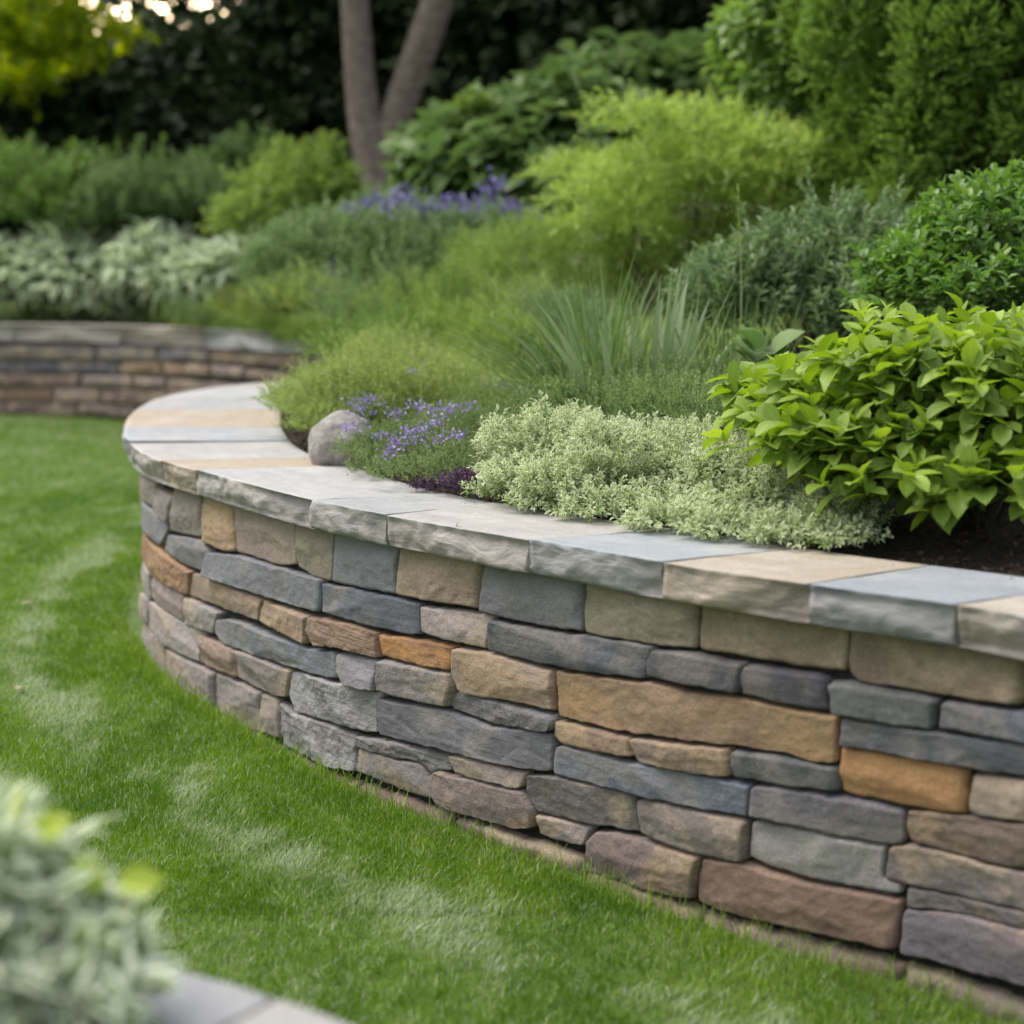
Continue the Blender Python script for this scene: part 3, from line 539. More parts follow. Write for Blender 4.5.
# cap stones
def cap_stone(name, outer, inner, ua, ub, dira, dirb, color, seed, parent, ztop=H_CAP, th=CAP_T, ds=.009, inner_off=None, rough=.006, label=None):
    rr = random.Random(seed); gap = .0029
    nu = max(6, int((ub-ua)/ds))
    us = np.linspace(ua+gap, ub-gap, nu)
    A = outer.at(us, np.zeros(nu))
    if inner_off is None:
        ia, ib = inner.near(dira), inner.near(dirb); vs = np.linspace(ia, ib, nu); B = inner.at(vs, np.zeros(nu))
        B[0] += gap*nrmz(B[1]-B[0]); B[-1] += gap*nrmz(B[-2]-B[-1])
    else: B = outer.at(us, np.full(nu, -inner_off))
    N = outer.at(us, np.ones(nu))-A
    nt_ = 14; rows = []; uvs = []
    color = tuple(.90*c_ for c_ in color); zt = ztop+rr.uniform(-.003, .003); tilt = rr.uniform(-.004, .004)
    plans = [(rr.gauss(0, .09), rr.gauss(0, .34), rr.uniform(0, .009)) for _ in range(6)]
    um = (ua+ub)/2
    def off(u, dz):
        f = min(p[0]*(u-um)+p[1]*(dz+th/2)+p[2] for p in plans)
        k = nrv(u*14, dz*30, seed)*1.0+nrv(u*40, dz*60, seed+3)*.5+nrv(u*110, dz*120, seed+6)*.25
        q = nrv(u*8, dz*40+u*3, seed+9)*3; fq = q-math.floor(q)
        k = k*.7+.35*(1 if fq > .5 else 0)*min(1, abs(fq-.5)*12)+1.5*(.22-abs(nrv(u*17, dz*26+u*2, seed+12)))+.6*(.2-abs(nrv(u*48, dz*60, seed+13)))
        e = min(u-ua, ub-u); ee = min(1, max(0, e/.008))
        return (f*.8+rough*k-.004)*(.35+.65*ee)
    # underside (inner) -> inner edge -> top -> chamfer -> face -> underside
    def row(P, z, uv_t): rows.append((P, z)); uvs.append(np.column_stack([us, np.full(nu, uv_t)]))
    W = np.linalg.norm(A-B, axis=1).mean()
    row(B, np.full(nu, zt-th), -.4-W); row(B, np.full(nu, zt-.004), -.1-W)
    row(B+(A-B)*.01, np.full(nu, zt), -W)
    wav = np.array([.0012*nrv(u*6, 0, seed) for u in us])
    for t in np.linspace(.06, .96, nt_):
        zz = zt+tilt*(t-.5)+np.array([.0013*nrv(u*9, t*4, seed+1)+.0006*nrv(u*30, t*14, seed+2) for u in us])
        row(B+(A-B)*t, zz, -W*(1-t))
    ed = np.array([.003*nrv(u*25, 1, seed+8)+.0015*nrv(u*80, 1, seed+8) for u in us])
    row(A+N*(ed-.006)[:, None], np.full(nu, zt+tilt*.5-.0004), -.006)
    nf = 9
    for k in range(nf):
        dz = -.003-(th-.006)*k/(nf-1); o_ = np.array([off(u, dz) for u in us])
        if k == 0: o_ = o_*.4+ed*.6-.0025
        if k == nf-1: o_ -= .003
        row(A+N*o_[:, None], np.full(nu, zt+tilt*.5+dz), -dz)
    row(A-N*.012, np.full(nu, zt-th), th+.01); row(A-N*.06, np.full(nu, zt-th), th+.06)
    m = len(rows); V = np.vstack([np.column_stack([P, z]) for P, z in rows]); UV = np.vstack(uvs)
    idx = np.arange(m*nu).reshape(m, nu)
    q = np.stack([idx[:-1, :-1], idx[1:, :-1], idx[1:, 1:], idx[:-1, 1:]], -1).reshape(-1, 4)
    bot = np.stack([idx[-1, :-1], idx[0, :-1], idx[0, 1:], idx[-1, 1:]], -1).reshape(-1, 4)
    e1 = idx[:, 0][None, ::-1]; e2 = idx[:, -1][None]
    me = np_mesh(name, V, [q, bot, e1, e2])
    bm = bmesh.new(); bm.from_mesh(me); bmesh.ops.recalc_face_normals(bm, faces=bm.faces); 
    for f in bm.faces:
        if len(f.verts) > 4: f.smooth = False
    bm.to_mesh(me); bm.free()
    uvl = me.uv_layers.new(name='UVMap'); li = np.empty(len(me.loops), np.int32); me.loops.foreach_get('vertex_index', li)
    uvl.data.foreach_set('uv', UV[li].astype(np.float32).ravel())
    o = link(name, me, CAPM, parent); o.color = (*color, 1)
    if label: o['label'] = label
    return o
TANC, LGT, BLU, GRY, TAU = (.37, .30, .22), (.37, .37, .365), (.30, .325, .345), (.32, .325, .33), (.35, .33, .305)
uoff = 0
J = [0.0, .55, 1.0, 1.383, 1.624, 1.904, 2.225, 2.636, 2.917, 3.558, 3.809, 4.28, 4.721, 5.392, 5.953, 6.6, 7.25, CO.L]
def jdir(u):
    'where the joint at u meets the inner edge'
    p = CO.at([u], [0.0])[0]; n = -(CO.at([u], [1.0])[0]-p)
    sk = {1.383: (.86, .51), 1.624: (.82, .57), 1.904: (.86, .5), 2.225: (.93, .36), 2.636: (.80, .6), 2.917: (.93, .36), 3.558: (.96, .28), 3.809: (.985, .17), 4.28: (.995, .1), 4.721: (.99, -.02)}.get(u, None)
    d = np.array(sk) if sk else n
    k = np.linspace(.05, .8, 200); q = p+k[:, None]*d
    i = np.argmin([np.min(np.linalg.norm(CI.c-a, axis=1)) for a in q]); return q[i]
cc = [TAU, GRY, (.36, .33, .285), (.26, .28, .305), (.36, .305, .24), (.295, .315, .335), (.345, .33, .31), (.31, .315, .315), (.37, .37, .365), TANC, (.36, .35, .34), (.315, .33, .35), TANC, GRY, LGT, TAU, GRY]
for i, (a, b) in enumerate(zip(J[:-1], J[1:])):
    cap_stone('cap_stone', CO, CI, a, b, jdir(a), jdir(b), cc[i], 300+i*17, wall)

# ---------------------------------------------------------------- far wall
fwall = empty('stone_wall', (-3, 12, 0), 'blurred lower-looking stone wall across the far side of the lawn, under the white-edged hostas', 'wall')
for nm, rgb, mk, poly in FSTONES:
    seed += 5; rr = random.Random(seed)
    me = stone_mesh('facing_stone', CF, poly, seed, rr.uniform(.012, .028), .004, ds=.016, inset=.045, shrink=.003, edge_r=.015)
    o = link('facing_stone', me, SM[mk if mk in SM else 'taupe'], fwall); o.color = (*lin(rgb, STK), 1)
ms = [stone_mesh('t', CF, p, 1900+i*3, .016, .004, ds=.03) for i, p in enumerate(coursed(CF, 0.0, 2.52, 77))] + [stone_mesh('t', CF, p, 2900+i*3, .016, .004, ds=.03) for i, p in enumerate(coursed(CF, 6.57, CF.L, 78))]
o = link('rear_facing', join_meshes('rear_facing', ms), SM['taupe'], fwall); o.color = (.20, .17, .15, 1); o['kind'] = 'stuff'
core('core', CF, .055, .25, H_CAP-CAP_T-.004, -.2, fwall)
FJ = [0.0, .7, 1.4, 2.02, 2.9, 3.837, 4.739, 5.77, 6.6, 7.5, CF.L]
fc = [GRY, GRY, (.40, .40, .40), (.40, .41, .42), (.38, .40, .42), (.38, .33, .285), (.40, .365, .33), (.42, .39, .36), (.4, .38, .36), TAU]
for i, (a, b) in enumerate(zip(FJ[:-1], FJ[1:])):
    cap_stone('cap_stone', CF, None, a, b, None, None, fc[i], 700+i*17, fwall, ztop=.688, th=.125, ds=.03, inner_off=.36)

# ---------------------------------------------------------------- corner of the wall at the viewer's feet
H_N = .42
def on_level(px, py, z):
    a = pt(px, py, 1.0); k = (z-CAM_H)/(a.z-CAM_H); return (a.x*k, k)
NW = [on_level(*q, H_N) for q in ((-500, 930), (-250, 935), (0, 942), (150, 957), (300, 999), (372, 1026), (450, 1065), (540, 1140), (640, 1300), (760, 1700))]
CN = Curve(NW, .01, 20)
nwall = empty('stone_wall', (-.3, .8, 0), 'grey flagstone-capped wall corner in the bottom left, beside the blurred white-green plant', 'wall')
core('core', CN, .02, .20, H_N-CAP_T-.004, -.2, nwall)
uj = CN.near(on_level(285, 992, H_N))
NJ = [0.0, uj-.34, uj, uj+.36, CN.L]
for i, (a, b) in enumerate(zip(NJ[:-1], NJ[1:])):
    if b-a > .03: cap_stone('cap_stone', CN, None, a, b, None, None, [(.29, .295, .31), (.28, .285, .30), (.31, .315, .32), (.29, .29, .295)][i], 800+i*17, nwall, ztop=H_N, inner_off=.21)
for p in coursed(CN, 0.0, CN.L, 31, H_N-CAP_T):
    seed += 3; o = link('facing_stone', stone_mesh('facing_stone', CN, p, seed, .016, .004, ds=.02), SM['taupe'], nwall); o.color = (*lin((140, 134, 125), STK), 1)
npoly = [tuple(p) for p in (CN.c-.1*CN.n)[::4]]+[(.6, -.6), (-1.5, -.6)]
nb_ = link('soil', soil_sheet('soil', np.arange(-1.5, .6, .04), np.arange(-.6, 1.6, .04), npoly, lambda P: np.full(len(P), H_N-.04)), SOIL); tag(nb_, kind='structure')
# ---------------------------------------------------------------- foliage
def tmpl(kind):
    if kind == 'small':   # folded diamond
        V = [(0,0,0,0),(-.5,.45,.10,1),(.5,.45,.10,1),(0,1,-.08,1),(0,.5,0,0)]; F = [(0,4,1),(0,2,4),(4,3,1),(4,2,3)]
        V = np.array(V); return V, [np.array(F)]
    if kind in ('oval', 'lance', 'lobed'):
        ys = {'oval': [.12,.32,.55,.78,.92], 'lance': [.15,.35,.55,.75,.9], 'lobed': [.15,.30,.42,.58,.70,.86]}[kind]
        ws = {'oval': [.24,.43,.50,.42,.22], 'lance': [.30,.48,.46,.30,.13], 'lobed': [.16,.42,.28,.5,.34,.34]}[kind]
        V = [(0,0,0,0)]
        for y, wd in zip(ys, ws):
            z = -.32*y*y
            for k, e in ((-1,1),(-.5,.45),(0,0),(.5,.45),(1,1)): V.append((k*wd, y-(.05 if abs(k) == 1 else 0), z+abs(k)*wd*.30-(.02 if k == 0 else 0), e))
        V.append((0,1,-.34,.9)); n = len(ys); Q = []; T = []
        for k in range(4):
            T.append((0,2+k,1+k))
            for i in range(n-1):
                a = 1+i*5+k; Q.append((a,a+1,a+6,a+5))
            a = 1+(n-1)*5+k; T.append((a,a+1,len(V)-1))
        return np.array(V), [np.array(Q), np.array(T)]
    if kind == 'mid':
        V = [(0,0,0,0),(-.42,.3,.05,1),(0,.33,-.04,0),(.42,.3,.05,1),(-.40,.65,-.02,1),(0,.68,-.12,0),(.40,.65,-.02,1),(0,1,-.25,1)]
        F4 = [(1,2,5,4),(2,3,6,5)]; F3 = [(0,2,1),(0,3,2),(4,5,7),(5,6,7)]
        return np.array(V), [np.array(F4), np.array(F3)]
TM = {k: tmpl(k) for k in ('small','oval','lance','lobed','mid')}
def leaves(name, P, D, Nn, L, Wd, kind, tint):
    'one mesh of leaves: base points P, directions D, normals Nn'
    T, F = TM[kind]; n = len(P); D = nrmz(D); X = nrmz(np.cross(D, Nn)); Z = np.cross(X, D)
    L = np.broadcast_to(L, n)[:, None, None]; Wd = np.broadcast_to(Wd, n)[:, None, None]
    zf = rng.uniform(.1, 1.5, n)[:, None, None]
    V = P[:, None, :]+X[:, None, :]*T[None, :, 0:1]*Wd+D[:, None, :]*T[None, :, 1:2]*L+Z[:, None, :]*T[None, :, 2:3]*L*zf
    off = (np.arange(n)*len(T))[:, None, None]
    FF = [(f[None]+off).reshape(-1, f.shape[1]) for f in F]
    return np_mesh(name, V.reshape(-1, 3), FF, {'tint': np.repeat(np.broadcast_to(tint, n), len(T)), 'edge': np.tile(T[:, 3], n)})
def rdir(n, up=0.0):
    v = nrmz(rng.normal(size=(n, 3))); v[:, 2] += up; return nrmz(v)
def blob_points(blobs, n, rmin=.78, rmax=1.06, zmin=-.25, lump=.22, r=None):
    'points and outward directions on a union of lumpy ellipsoids'
    blobs = np.array(blobs, float); ar = (blobs[:, 3]*blobs[:, 4]+blobs[:, 3]*blobs[:, 5]+blobs[:, 4]*blobs[:, 5]); pr = ar/ar.sum()
    Ps, Ds = [], []; tot = 0
    lob = [nrmz(rng.normal(size=(16, 3))) for _ in blobs]
    while tot < n:
        m = max(64, int((n-tot)*1.8)); k = rng.choice(len(blobs), m, p=pr); d = rdir(m, .15); d[:, 2] = np.where(d[:, 2] < zmin, -d[:, 2]*.6, d[:, 2]); d = nrmz(d)
        lu = np.zeros(m)
        for b in range(len(blobs)):
            s = k == b
            if s.any(): lu[s] = np.exp(11*((d[s] @ lob[b].T).max(1)-1))
        rad = rng.uniform(rmin, rmax, m)*(1+lump*(lu-.45))
        p = blobs[k, :3]+d*blobs[k, 3:]*rad[:, None]
        ok = np.ones(m, bool)
        for b in range(len(blobs)):
            q = np.linalg.norm((p-blobs[b, :3])/blobs[b, 3:], axis=1); ok &= (k == b) | (q > rmin*.9)
        nd = nrmz(d/blobs[k, 3:]); Ps.append(p[ok]); Ds.append(nd[ok]); tot += ok.sum()
    return np.vstack(Ps)[:n], np.vstack(Ds)[:n]
def shoots(P, D, nl, slen, alpha, L, Wv, up_n=.7, sag=0.0, t0=.15):
    'leaves spiralled round shoots'
    n = len(P); k = np.arange(nl); t = t0+(1-t0)*k/max(1, nl-1)
    a0 = rng.uniform(0, 6.28, n)
    ref = np.where(np.abs(D[:, 2:3]) < .9, np.array([[0, 0, 1.]]), np.array([[1., 0, 0]])); U = nrmz(np.cross(D, ref)); Vv = np.cross(D, U)
    az = a0[:, None]+k[None]*2.4
    rad = U[:, None]*np.cos(az)[..., None]+Vv[:, None]*np.sin(az)[..., None]
    al = alpha*(1.15-.55*t)[None, :, None]+rng.normal(0, .15, (n, nl, 1))
    d = D[:, None]*np.cos(al)+rad*np.sin(al); d[..., 2] -= sag
    sl = np.broadcast_to(np.asarray(slen), n)[:, None]*t[None]
    p = P[:, None]+D[:, None]*(sl-np.broadcast_to(np.asarray(slen), n)[:, None]*.6)[..., None]
    N_ = np.array([0, 0, 1.])*up_n+D[:, None]*(1-up_n)+rng.normal(0, .22, (n, nl, 3))
    sz = (1-.35*np.abs(t-.45))[None]*rng.uniform(.75, 1.2, (n, nl))
    return p.reshape(-1, 3), nrmz(d).reshape(-1, 3), N_.reshape(-1, 3), (L*sz).ravel(), (Wv*sz).ravel(), np.repeat(np.arange(n), nl), np.tile(t, n)
def tubes(name, paths, sides=5):
    'paths: list of (points, radii)'
    V = []; F = []; o = 0
    for pts, rad in paths:
        pts = np.array(pts, float); n = len(pts); t = nrmz(np.gradient(pts, axis=0))
        ref = np.array([1., .1, 0]) if abs(t[0][0]) < .9 else np.array([0, 1., 0]); a = np.linspace(0, 2*np.pi, sides, endpoint=False)
        for i in range(n):
            u = nrmz(np.cross(t[i], ref)); v = np.cross(t[i], u)
            V.append(pts[i]+rad[i]*(np.cos(a)[:, None]*u+np.sin(a)[:, None]*v))
        for i in range(n-1):
            b = o+i*sides; k = np.arange(sides); k2 = (k+1) % sides
            F.append(np.stack([b+k, b+k2, b+sides+k2, b+sides+k], 1))
        o += n*sides
    return np_mesh(name, np.vstack(V), [np.vstack(F)])
def shrub(name, label, cat, blobs, mat, ns, nl, slen, L, Wv, kind='mid', alpha=.95, up=.25, up_n=.6, sag=.0, group=None, fill=.25, lump=.22, rmin=.78, zmin=-.25, stems=10, base=None, tint_by_tip=.35, stem_mat=None, stem_r=.006, dirmix=None, core=None, stray=.12):
    blobs = [tuple(b) for b in blobs]
    bb = np.array(blobs); c = bb[:, :3].mean(0)
    bx, by = (base[:2] if base is not None else (c[0], c[1])); b0 = bz(bx, by)-.02 if base is None or len(base) == 2 else base[2]
    root = empty(name, (bx, by, b0), label, cat, group)
    P, D = blob_points(blobs, ns, rmin, 1.06, zmin, lump)
    st_ = rng.random(len(P)) < stray; P = P+D*(st_*rng.uniform(.04, .30, len(P))*bb[:, 3:].mean())[:, None]
    nf = int(ns*fill)
    if nf: P2, D2 = blob_points(blobs, nf, .35, rmin, zmin, 0); P = np.vstack([P, P2]); D = np.vstack([D, D2])
    if core: P3, D3 = blob_points(core[0], core[1], .55, .92, -.7, .1); P = np.vstack([P, P3]); D = np.vstack([D, D3])
    if dirmix is not None: D = D*np.array(dirmix)
    D = nrmz(D+rng.normal(0, .28, D.shape)+np.array([0, 0, up]))
    clump = np.repeat(rng.normal(.5, .2, len(P)), 1)
    p, d, n_, l_, w_, own, t = shoots(P, D, nl, slen*rng.uniform(.7, 1.25, len(P)), alpha, L, Wv, up_n, sag)
    tint = np.clip(clump[own]*.6+tint_by_tip*(t-.3)+rng.normal(.15, .13, len(p)), 0, 1)
    link('foliage', leaves('foliage', p, d, n_, l_, w_, kind, tint), mat, root)
    if stems:
        paths = []
        for i in rng.choice(len(P), min(stems, len(P)), replace=False):
            a = np.array([bx+rng.normal(0, .02), by+rng.normal(0, .02), b0]); e = P[i]; m_ = (a+e)/2+np.array([0, 0, .15*np.linalg.norm(e-a)])
            q = np.linspace(0, 1, 6)[:, None]; paths.append(((1-q)**2*a+2*q*(1-q)*m_+q*q*e, np.linspace(stem_r, stem_r*.35, 6)))
        link('stem', tubes('stem', paths), stem_mat or TWIG, root)
    return root
G = {}
def lm(name, *a, **k): G[name] = leaf_mat(name, *a, **k)
lm('lush', (.075,.165,.018), (.34,.46,.075), rough=.48, trans=.40, spec=.35, mid=.3)
lm('varieg', (.14,.23,.045), (.26,.36,.085), (.78,.80,.60), .25, .75, trans=.35, bytint=True)
lm('thyme', (.09,.145,.045), (.23,.30,.11), trans=.35)
lm('meadow', (.13,.20,.045), (.38,.46,.15), trans=.40)
lm('finegreen', (.10,.17,.05), (.26,.35,.13), trans=.35)
lm('strap', (.09,.17,.05), (.22,.31,.12), rough=.4, trans=.35)
lm('palestrap', (.14,.22,.09), (.30,.38,.21), rough=.45, spec=.4, trans=.35)
lm('greyleaf', (.065,.14,.045), (.24,.33,.15), rough=.42, spec=.5, trans=.35)
lm('oakleaf', (.055,.14,.028), (.20,.33,.07), rough=.42, spec=.45, trans=.35)
lm('conifer', (.05,.112,.018), (.25,.385,.07), trans=.25)
lm('broad', (.09,.18,.035), (.29,.42,.11), rough=.34, spec=.6, trans=.35)
lm('golden', (.17,.28,.05), (.46,.57,.16), trans=.40)
lm('bighosta', (.075,.145,.045), (.19,.28,.095), rough=.45, trans=.35)
lm('mint', (.10,.175,.065), (.23,.32,.13), trans=.35)
lm('limefern', (.13,.21,.045), (.31,.41,.11), trans=.38)
lm('rowgreen', (.08,.155,.035), (.21,.32,.085), trans=.35)
lm('hosta', (.13,.23,.075), (.22,.33,.125), (.80,.86,.66), .18, .55, trans=.35)
lm('nearvar', (.12,.22,.06), (.20,.30,.09), (.86,.90,.74), .22, .6, trans=.35)
lm('yellowleaf', (.34,.45,.06), (.52,.60,.11), trans=.4)
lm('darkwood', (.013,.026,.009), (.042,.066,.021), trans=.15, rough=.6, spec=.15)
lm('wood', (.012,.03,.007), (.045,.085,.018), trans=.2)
lm('sunlit', (.19,.28,.02), (.54,.60,.05), trans=.6)  # sunlight on these leaves is put into the bright leaf colour
lm('turfblade', (.09,.19,.016), (.25,.385,.042), (.50,.56,.41), .15, 1.0, trans=.3, rough=.5)  # edge colour carries dry blades and the painted swath sheen
PURPLE = leaf_mat('purple_petal', (.25,.18,.45), (.46,.37,.66), trans=.2)
FALLEN = leaf_mat('fallen_leaf_tan', (.30,.24,.15), (.42,.36,.24), trans=.1)
PURPLE2 = leaf_mat('dusky_purple_petal', (.17,.14,.36), (.30,.26,.50), trans=.2)
MAUVE = leaf_mat('dark_mauve', (.05,.03,.06), (.14,.08,.13), trans=.1)
def B(px, py, d, rx, ry, rz): p = pt(px, py, d); return (p.x, p.y, p.z, rx, ry, rz)

# -- bark mulch on the soil along the cap
n = 9000; u = rng.uniform(0, CI.L*.86, n); k = rng.uniform(0, 1, n)**1.3*.35+.008; k[:260] = -.09*rng.uniform(0, 1, 260)**2.2; xy0 = CI.at(u, -k); zz = bed_z(xy0)+.006+.006*rng.uniform(0, 1, n); zz[:260] = H_CAP+.0045; mul = np.column_stack([xy0, zz])
mo = link('mulch', leaves('mulch', mul, rdir(n)*np.array([1, 1, .35]), rdir(n, 1.2), rng.uniform(.007, .022, n)*np.where(np.arange(n) < 260, .4, 1), rng.uniform(.004, .010, n)*np.where(np.arange(n) < 260, .5, 1), 'small', rng.uniform(0, 1, n)), leaf_mat('mulch_chip', (.03,.02,.014), (.13,.085,.055), trans=.0, rough=.9, spec=.1)); tag(mo, 'dark brown bark mulch along the inner edge of the cap', 'mulch', kind='stuff')
# -- bed edge and front planting
shrub('leafy_shrub', 'lush bright green broad-leaved shrub spilling toward the wall cap at right', 'shrub',
      [B(960,420,2.95,.30,.24,.17), B(860,452,2.88,.17,.15,.10), B(1040,440,2.85,.26,.2,.19), B(800,420,3.1,.12,.14,.08), B(1060,398,3.2,.28,.25,.16), B(900,400,3.15,.2,.2,.12), B(930,490,2.78,.20,.12,.08), B(1040,490,2.72,.2,.14,.09), B(850,480,2.85,.10,.1,.05), B(770,400,3.2,.08,.12,.05)],
      G['lush'], 640, 6, .055, .056, .036, 'oval', alpha=1.1, up=.55, up_n=.75, fill=.5, stems=40, base=(pt(970,520,2.95).x, 2.95), stem_r=.004, sag=.03, rmin=.7, stray=.05)
shrub('variegated_plant', 'low white-edged fine-leaved plant spilling onto the cap in the middle', 'ground cover',
      [B(545,455,3.42,.13,.16,.09), B(640,470,3.30,.19,.17,.10), B(720,480,3.20,.15,.16,.09), B(590,490,3.2,.16,.10,.06), B(690,510,3.08,.14,.09,.05), B(790,500,3.02,.14,.12,.07), B(520,478,3.30,.08,.09,.05), B(500,492,3.36,.06,.05,.03), B(555,503,3.18,.09,.05,.035), B(610,512,3.06,.09,.05,.04), B(670,524,2.94,.09,.05,.04), B(735,532,2.85,.09,.05,.04), B(790,538,2.78,.07,.05,.035), B(838,540,2.74,.06,.05,.03), B(830,520,2.85,.09,.08,.05)],
      G['varieg'], 3900, 9, .038, .0135, .0065, 'mid', alpha=.9, up=.35, fill=.35, lump=.5, stems=25, stem_r=.0015, zmin=-.1)
shrub('creeping_thyme', 'low creeping thyme with purple flowers behind the small boulder', 'thyme',
      [B(420,450,3.95,.20,.22,.07), B(470,462,3.70,.14,.15,.05), B(385,455,4.0,.10,.14,.05), B(440,475,3.55,.16,.08,.04), B(385,470,3.75,.09,.07,.035), B(500,430,4.1,.16,.2,.06)],
      G['thyme'], 2600, 9, .028, .008, .004, 'small', alpha=.9, up=.6, fill=.3, lump=.12, stems=10, stem_r=.001, zmin=0)
thyme = bpy.data.objects['creeping_thyme']
def flowers(root, spots, name='flower_head', size=.026, n=44, mat=PURPLE, ps=.0075, flat=.6):
    for px, py, d in spots:
        c = np.array(pt(px, py, d)); p = c+rng.normal(0, size*.5, (n, 3))*np.array([1.2, 1, flat]); dd = rdir(n, .5)
        link(name, leaves(name, p, dd, rdir(n, .4), ps*rng.uniform(.7, 1.4, n), ps*.8, 'small', rng.uniform(0, 1, n)), mat, root)
flowers(thyme, [(352+rng.normal(0,3),404,4.05),(372,400,4.05),(362,412,3.95),(395,414,3.9),(418,405,4.0),(430,412,3.9),(448,407,3.95),(385,436,3.75),(398,444,3.7),(410,432,3.75),(425,428,3.75),(440,440,3.68),(412,440,3.68),(452,410,3.9),(438,422,3.8),(350,428,3.85),(470,408,4.0),(392,452,3.65),(456,436,3.7)])
flowers(thyme, [(412,372,4.6),(420,362,4.8),(432,352,5),(530,388,4.15),(520,392,4.1),(505,385,4.3)], size=.02, n=16)
shrub('dark_heather', 'small dark mauve heather at the inner edge of the cap', 'heather', [B(466,484,3.42,.05,.05,.03), B(440,487,3.5,.06,.04,.02)],
      MAUVE, 420, 8, .02, .007, .0035, 'small', up=.6, stems=4, stem_r=.001, zmin=0)
shrub('fine_mat', 'fine dark green mat-forming plant under the grass clump', 'ground cover',
      [B(600,415,4.0,.26,.28,.10), B(690,412,3.8,.20,.22,.09), B(740,425,3.6,.16,.2,.09), B(540,420,4.0,.16,.2,.06), B(660,395,4.2,.3,.2,.1)],
      G['finegreen'], 3000, 9, .035, .009, .0045, 'small', alpha=.8, up=.6, fill=.3, lump=.12, stems=10, stem_r=.001, zmin=0)
shrub('mounding_plant', 'rounded light green fine-leaved mound at the curved end of the cap', 'ground cover',
      [B(335,408,4.75,.18,.24,.13), B(385,392,4.9,.22,.26,.13), B(312,404,5.1,.11,.2,.085), B(385,378,5.4,.20,.28,.16), B(318,425,4.5,.07,.10,.06), B(440,392,4.8,.22,.22,.09), B(300,428,4.6,.05,.07,.04)],
      G['meadow'], 3600, 9, .045, .011, .006, 'small', alpha=.9, up=.5, fill=.3, lump=.45, stems=15, stem_r=.0015, zmin=-.05)
def boulder(name, label, c, r, seed, mat=BOULDER, rot=0):
    bm = bmesh.new(); bmesh.ops.create_icosphere(bm, subdivisions=5, radius=1)
    for v in bm.verts:
        d = v.co.normalized(); k = 1+.16*noise.noise(d*1.1+Vector((seed, 0, 0)))+.07*noise.noise(d*2.6+Vector((0, seed, 0)))+.022*noise.noise(d*7)+.012*noise.noise(d*22)
        k = min(k, 1.05)
        v.co = Vector((d.x*r[0]*k, d.y*r[1]*k, d.z*r[2]*k))
    me = bpy.data.meshes.new(name); bm.to_mesh(me); bm.free()
    for p in me.polygons: p.use_smooth = True
    me.materials.append(mat); o = bpy.data.objects.new(name, me); COL.objects.link(o); o.location = c; o.rotation_euler = (0, 0, rot)
    return tag(o, label, 'rock')
p = pt(343, 445, 4.05); boulder('boulder', 'smooth rounded grey boulder beside the purple thyme and the cap', (p.x, p.y, p.z), (.088,.09,.085), 3.3)
p = pt(492, 369, 5.2); p.z = bz(p.x, p.y)+.075; boulder('flat_rock', 'flat pale rock half hidden under the grass clump', (p.x, p.y, p.z), (.085,.09,.03), 7.7)
# grass blades helper: ribbons
def ribbons(name, base, d0, length, width, droop, tint, seg=6, taper=True):
    n = len(base); t = np.linspace(0, 1, seg+1)
    hx = nrmz(np.column_stack([d0[:, 0], d0[:, 1], np.zeros(n)])+1e-6)
    p = base[:, None]+d0[:, None]*(length[:, None]*t[None])[..., None]
    dr = droop[:, None]*length[:, None]*t[None]**2.2
    p[..., 2] -= dr*.75; p[..., :2] += hx[:, None, :2]*(dr*.45)[..., None]
    side = np.column_stack([-hx[:, 1], hx[:, 0], np.zeros(n)]); tw = rng.normal(0, .5, n)[:, None]; side = nrmz(side+np.column_stack([hx[:, 0], hx[:, 1], np.zeros(n)])*tw)
    wd = width[:, None]*(np.minimum(1, (1.02-t)*2.2)*np.minimum(1, .55+t*2) if taper else np.ones(seg+1))[None]
    up = np.array([0, 0, .25])
    Lf = p-side[:, None]*wd[..., None]*.5; Rt = p+side[:, None]*wd[..., None]*.5
    V = np.stack([Lf, Rt], 2).reshape(n, -1, 3); m = 2*(seg+1)
    i = np.arange(seg)*2; q = np.stack([i, i+1, i+3, i+2], 1); Fq = (q[None]+(np.arange(n)*m)[:, None, None]).reshape(-1, 4)
    return np_mesh(name, V.reshape(-1, 3), [Fq], {'tint': np.repeat(tint, m), 'edge': np.zeros(n*m)})
def grass_clump(name, label, px, py, d, n, ln, wd, spread, lean=.55, droop=.6, mat='strap', rad=.07, az0=None):
    p0 = pt(px, py, d); b0 = bz(p0.x, p0.y)-.01; root = empty(name, (p0.x, p0.y, b0), label, 'ornamental grass')
    az = rng.uniform(0, 6.283, n) if az0 is None else rng.normal(az0[0], az0[1], n)
    r_ = rad*np.sqrt(rng.uniform(0, 1, n)); base = np.column_stack([p0.x+r_*np.cos(az), p0.y+r_*np.sin(az), np.full(n, b0)])
    el = np.clip(np.abs(rng.normal(0, lean, n)), .02, 1.25); d0 = np.column_stack([np.cos(az)*np.sin(el), np.sin(az)*np.sin(el), np.cos(el)])
    L = ln*rng.uniform(.55, 1.1, n)
    link('foliage', ribbons('foliage', base, d0, L, wd*rng.uniform(.7, 1.2, n), droop*rng.uniform(.4, 1.3, n)*(.3+el), np.clip(rng.normal(.45, .25, n), 0, 1)), G[mat], root)
    return root
grass_clump('grass_clump', 'arching fine-bladed grass clump in the middle of the bed', 600, 385, 4.30, 620, .60, .0048, 1, .78, 1.05, rad=.11)
grass_clump('strap_leaf_clump', 'upright grey-green strap leaves standing in the grass clump', 645, 380, 4.20, 64, .52, .021, 1, .36, .40, 'palestrap', rad=.15)
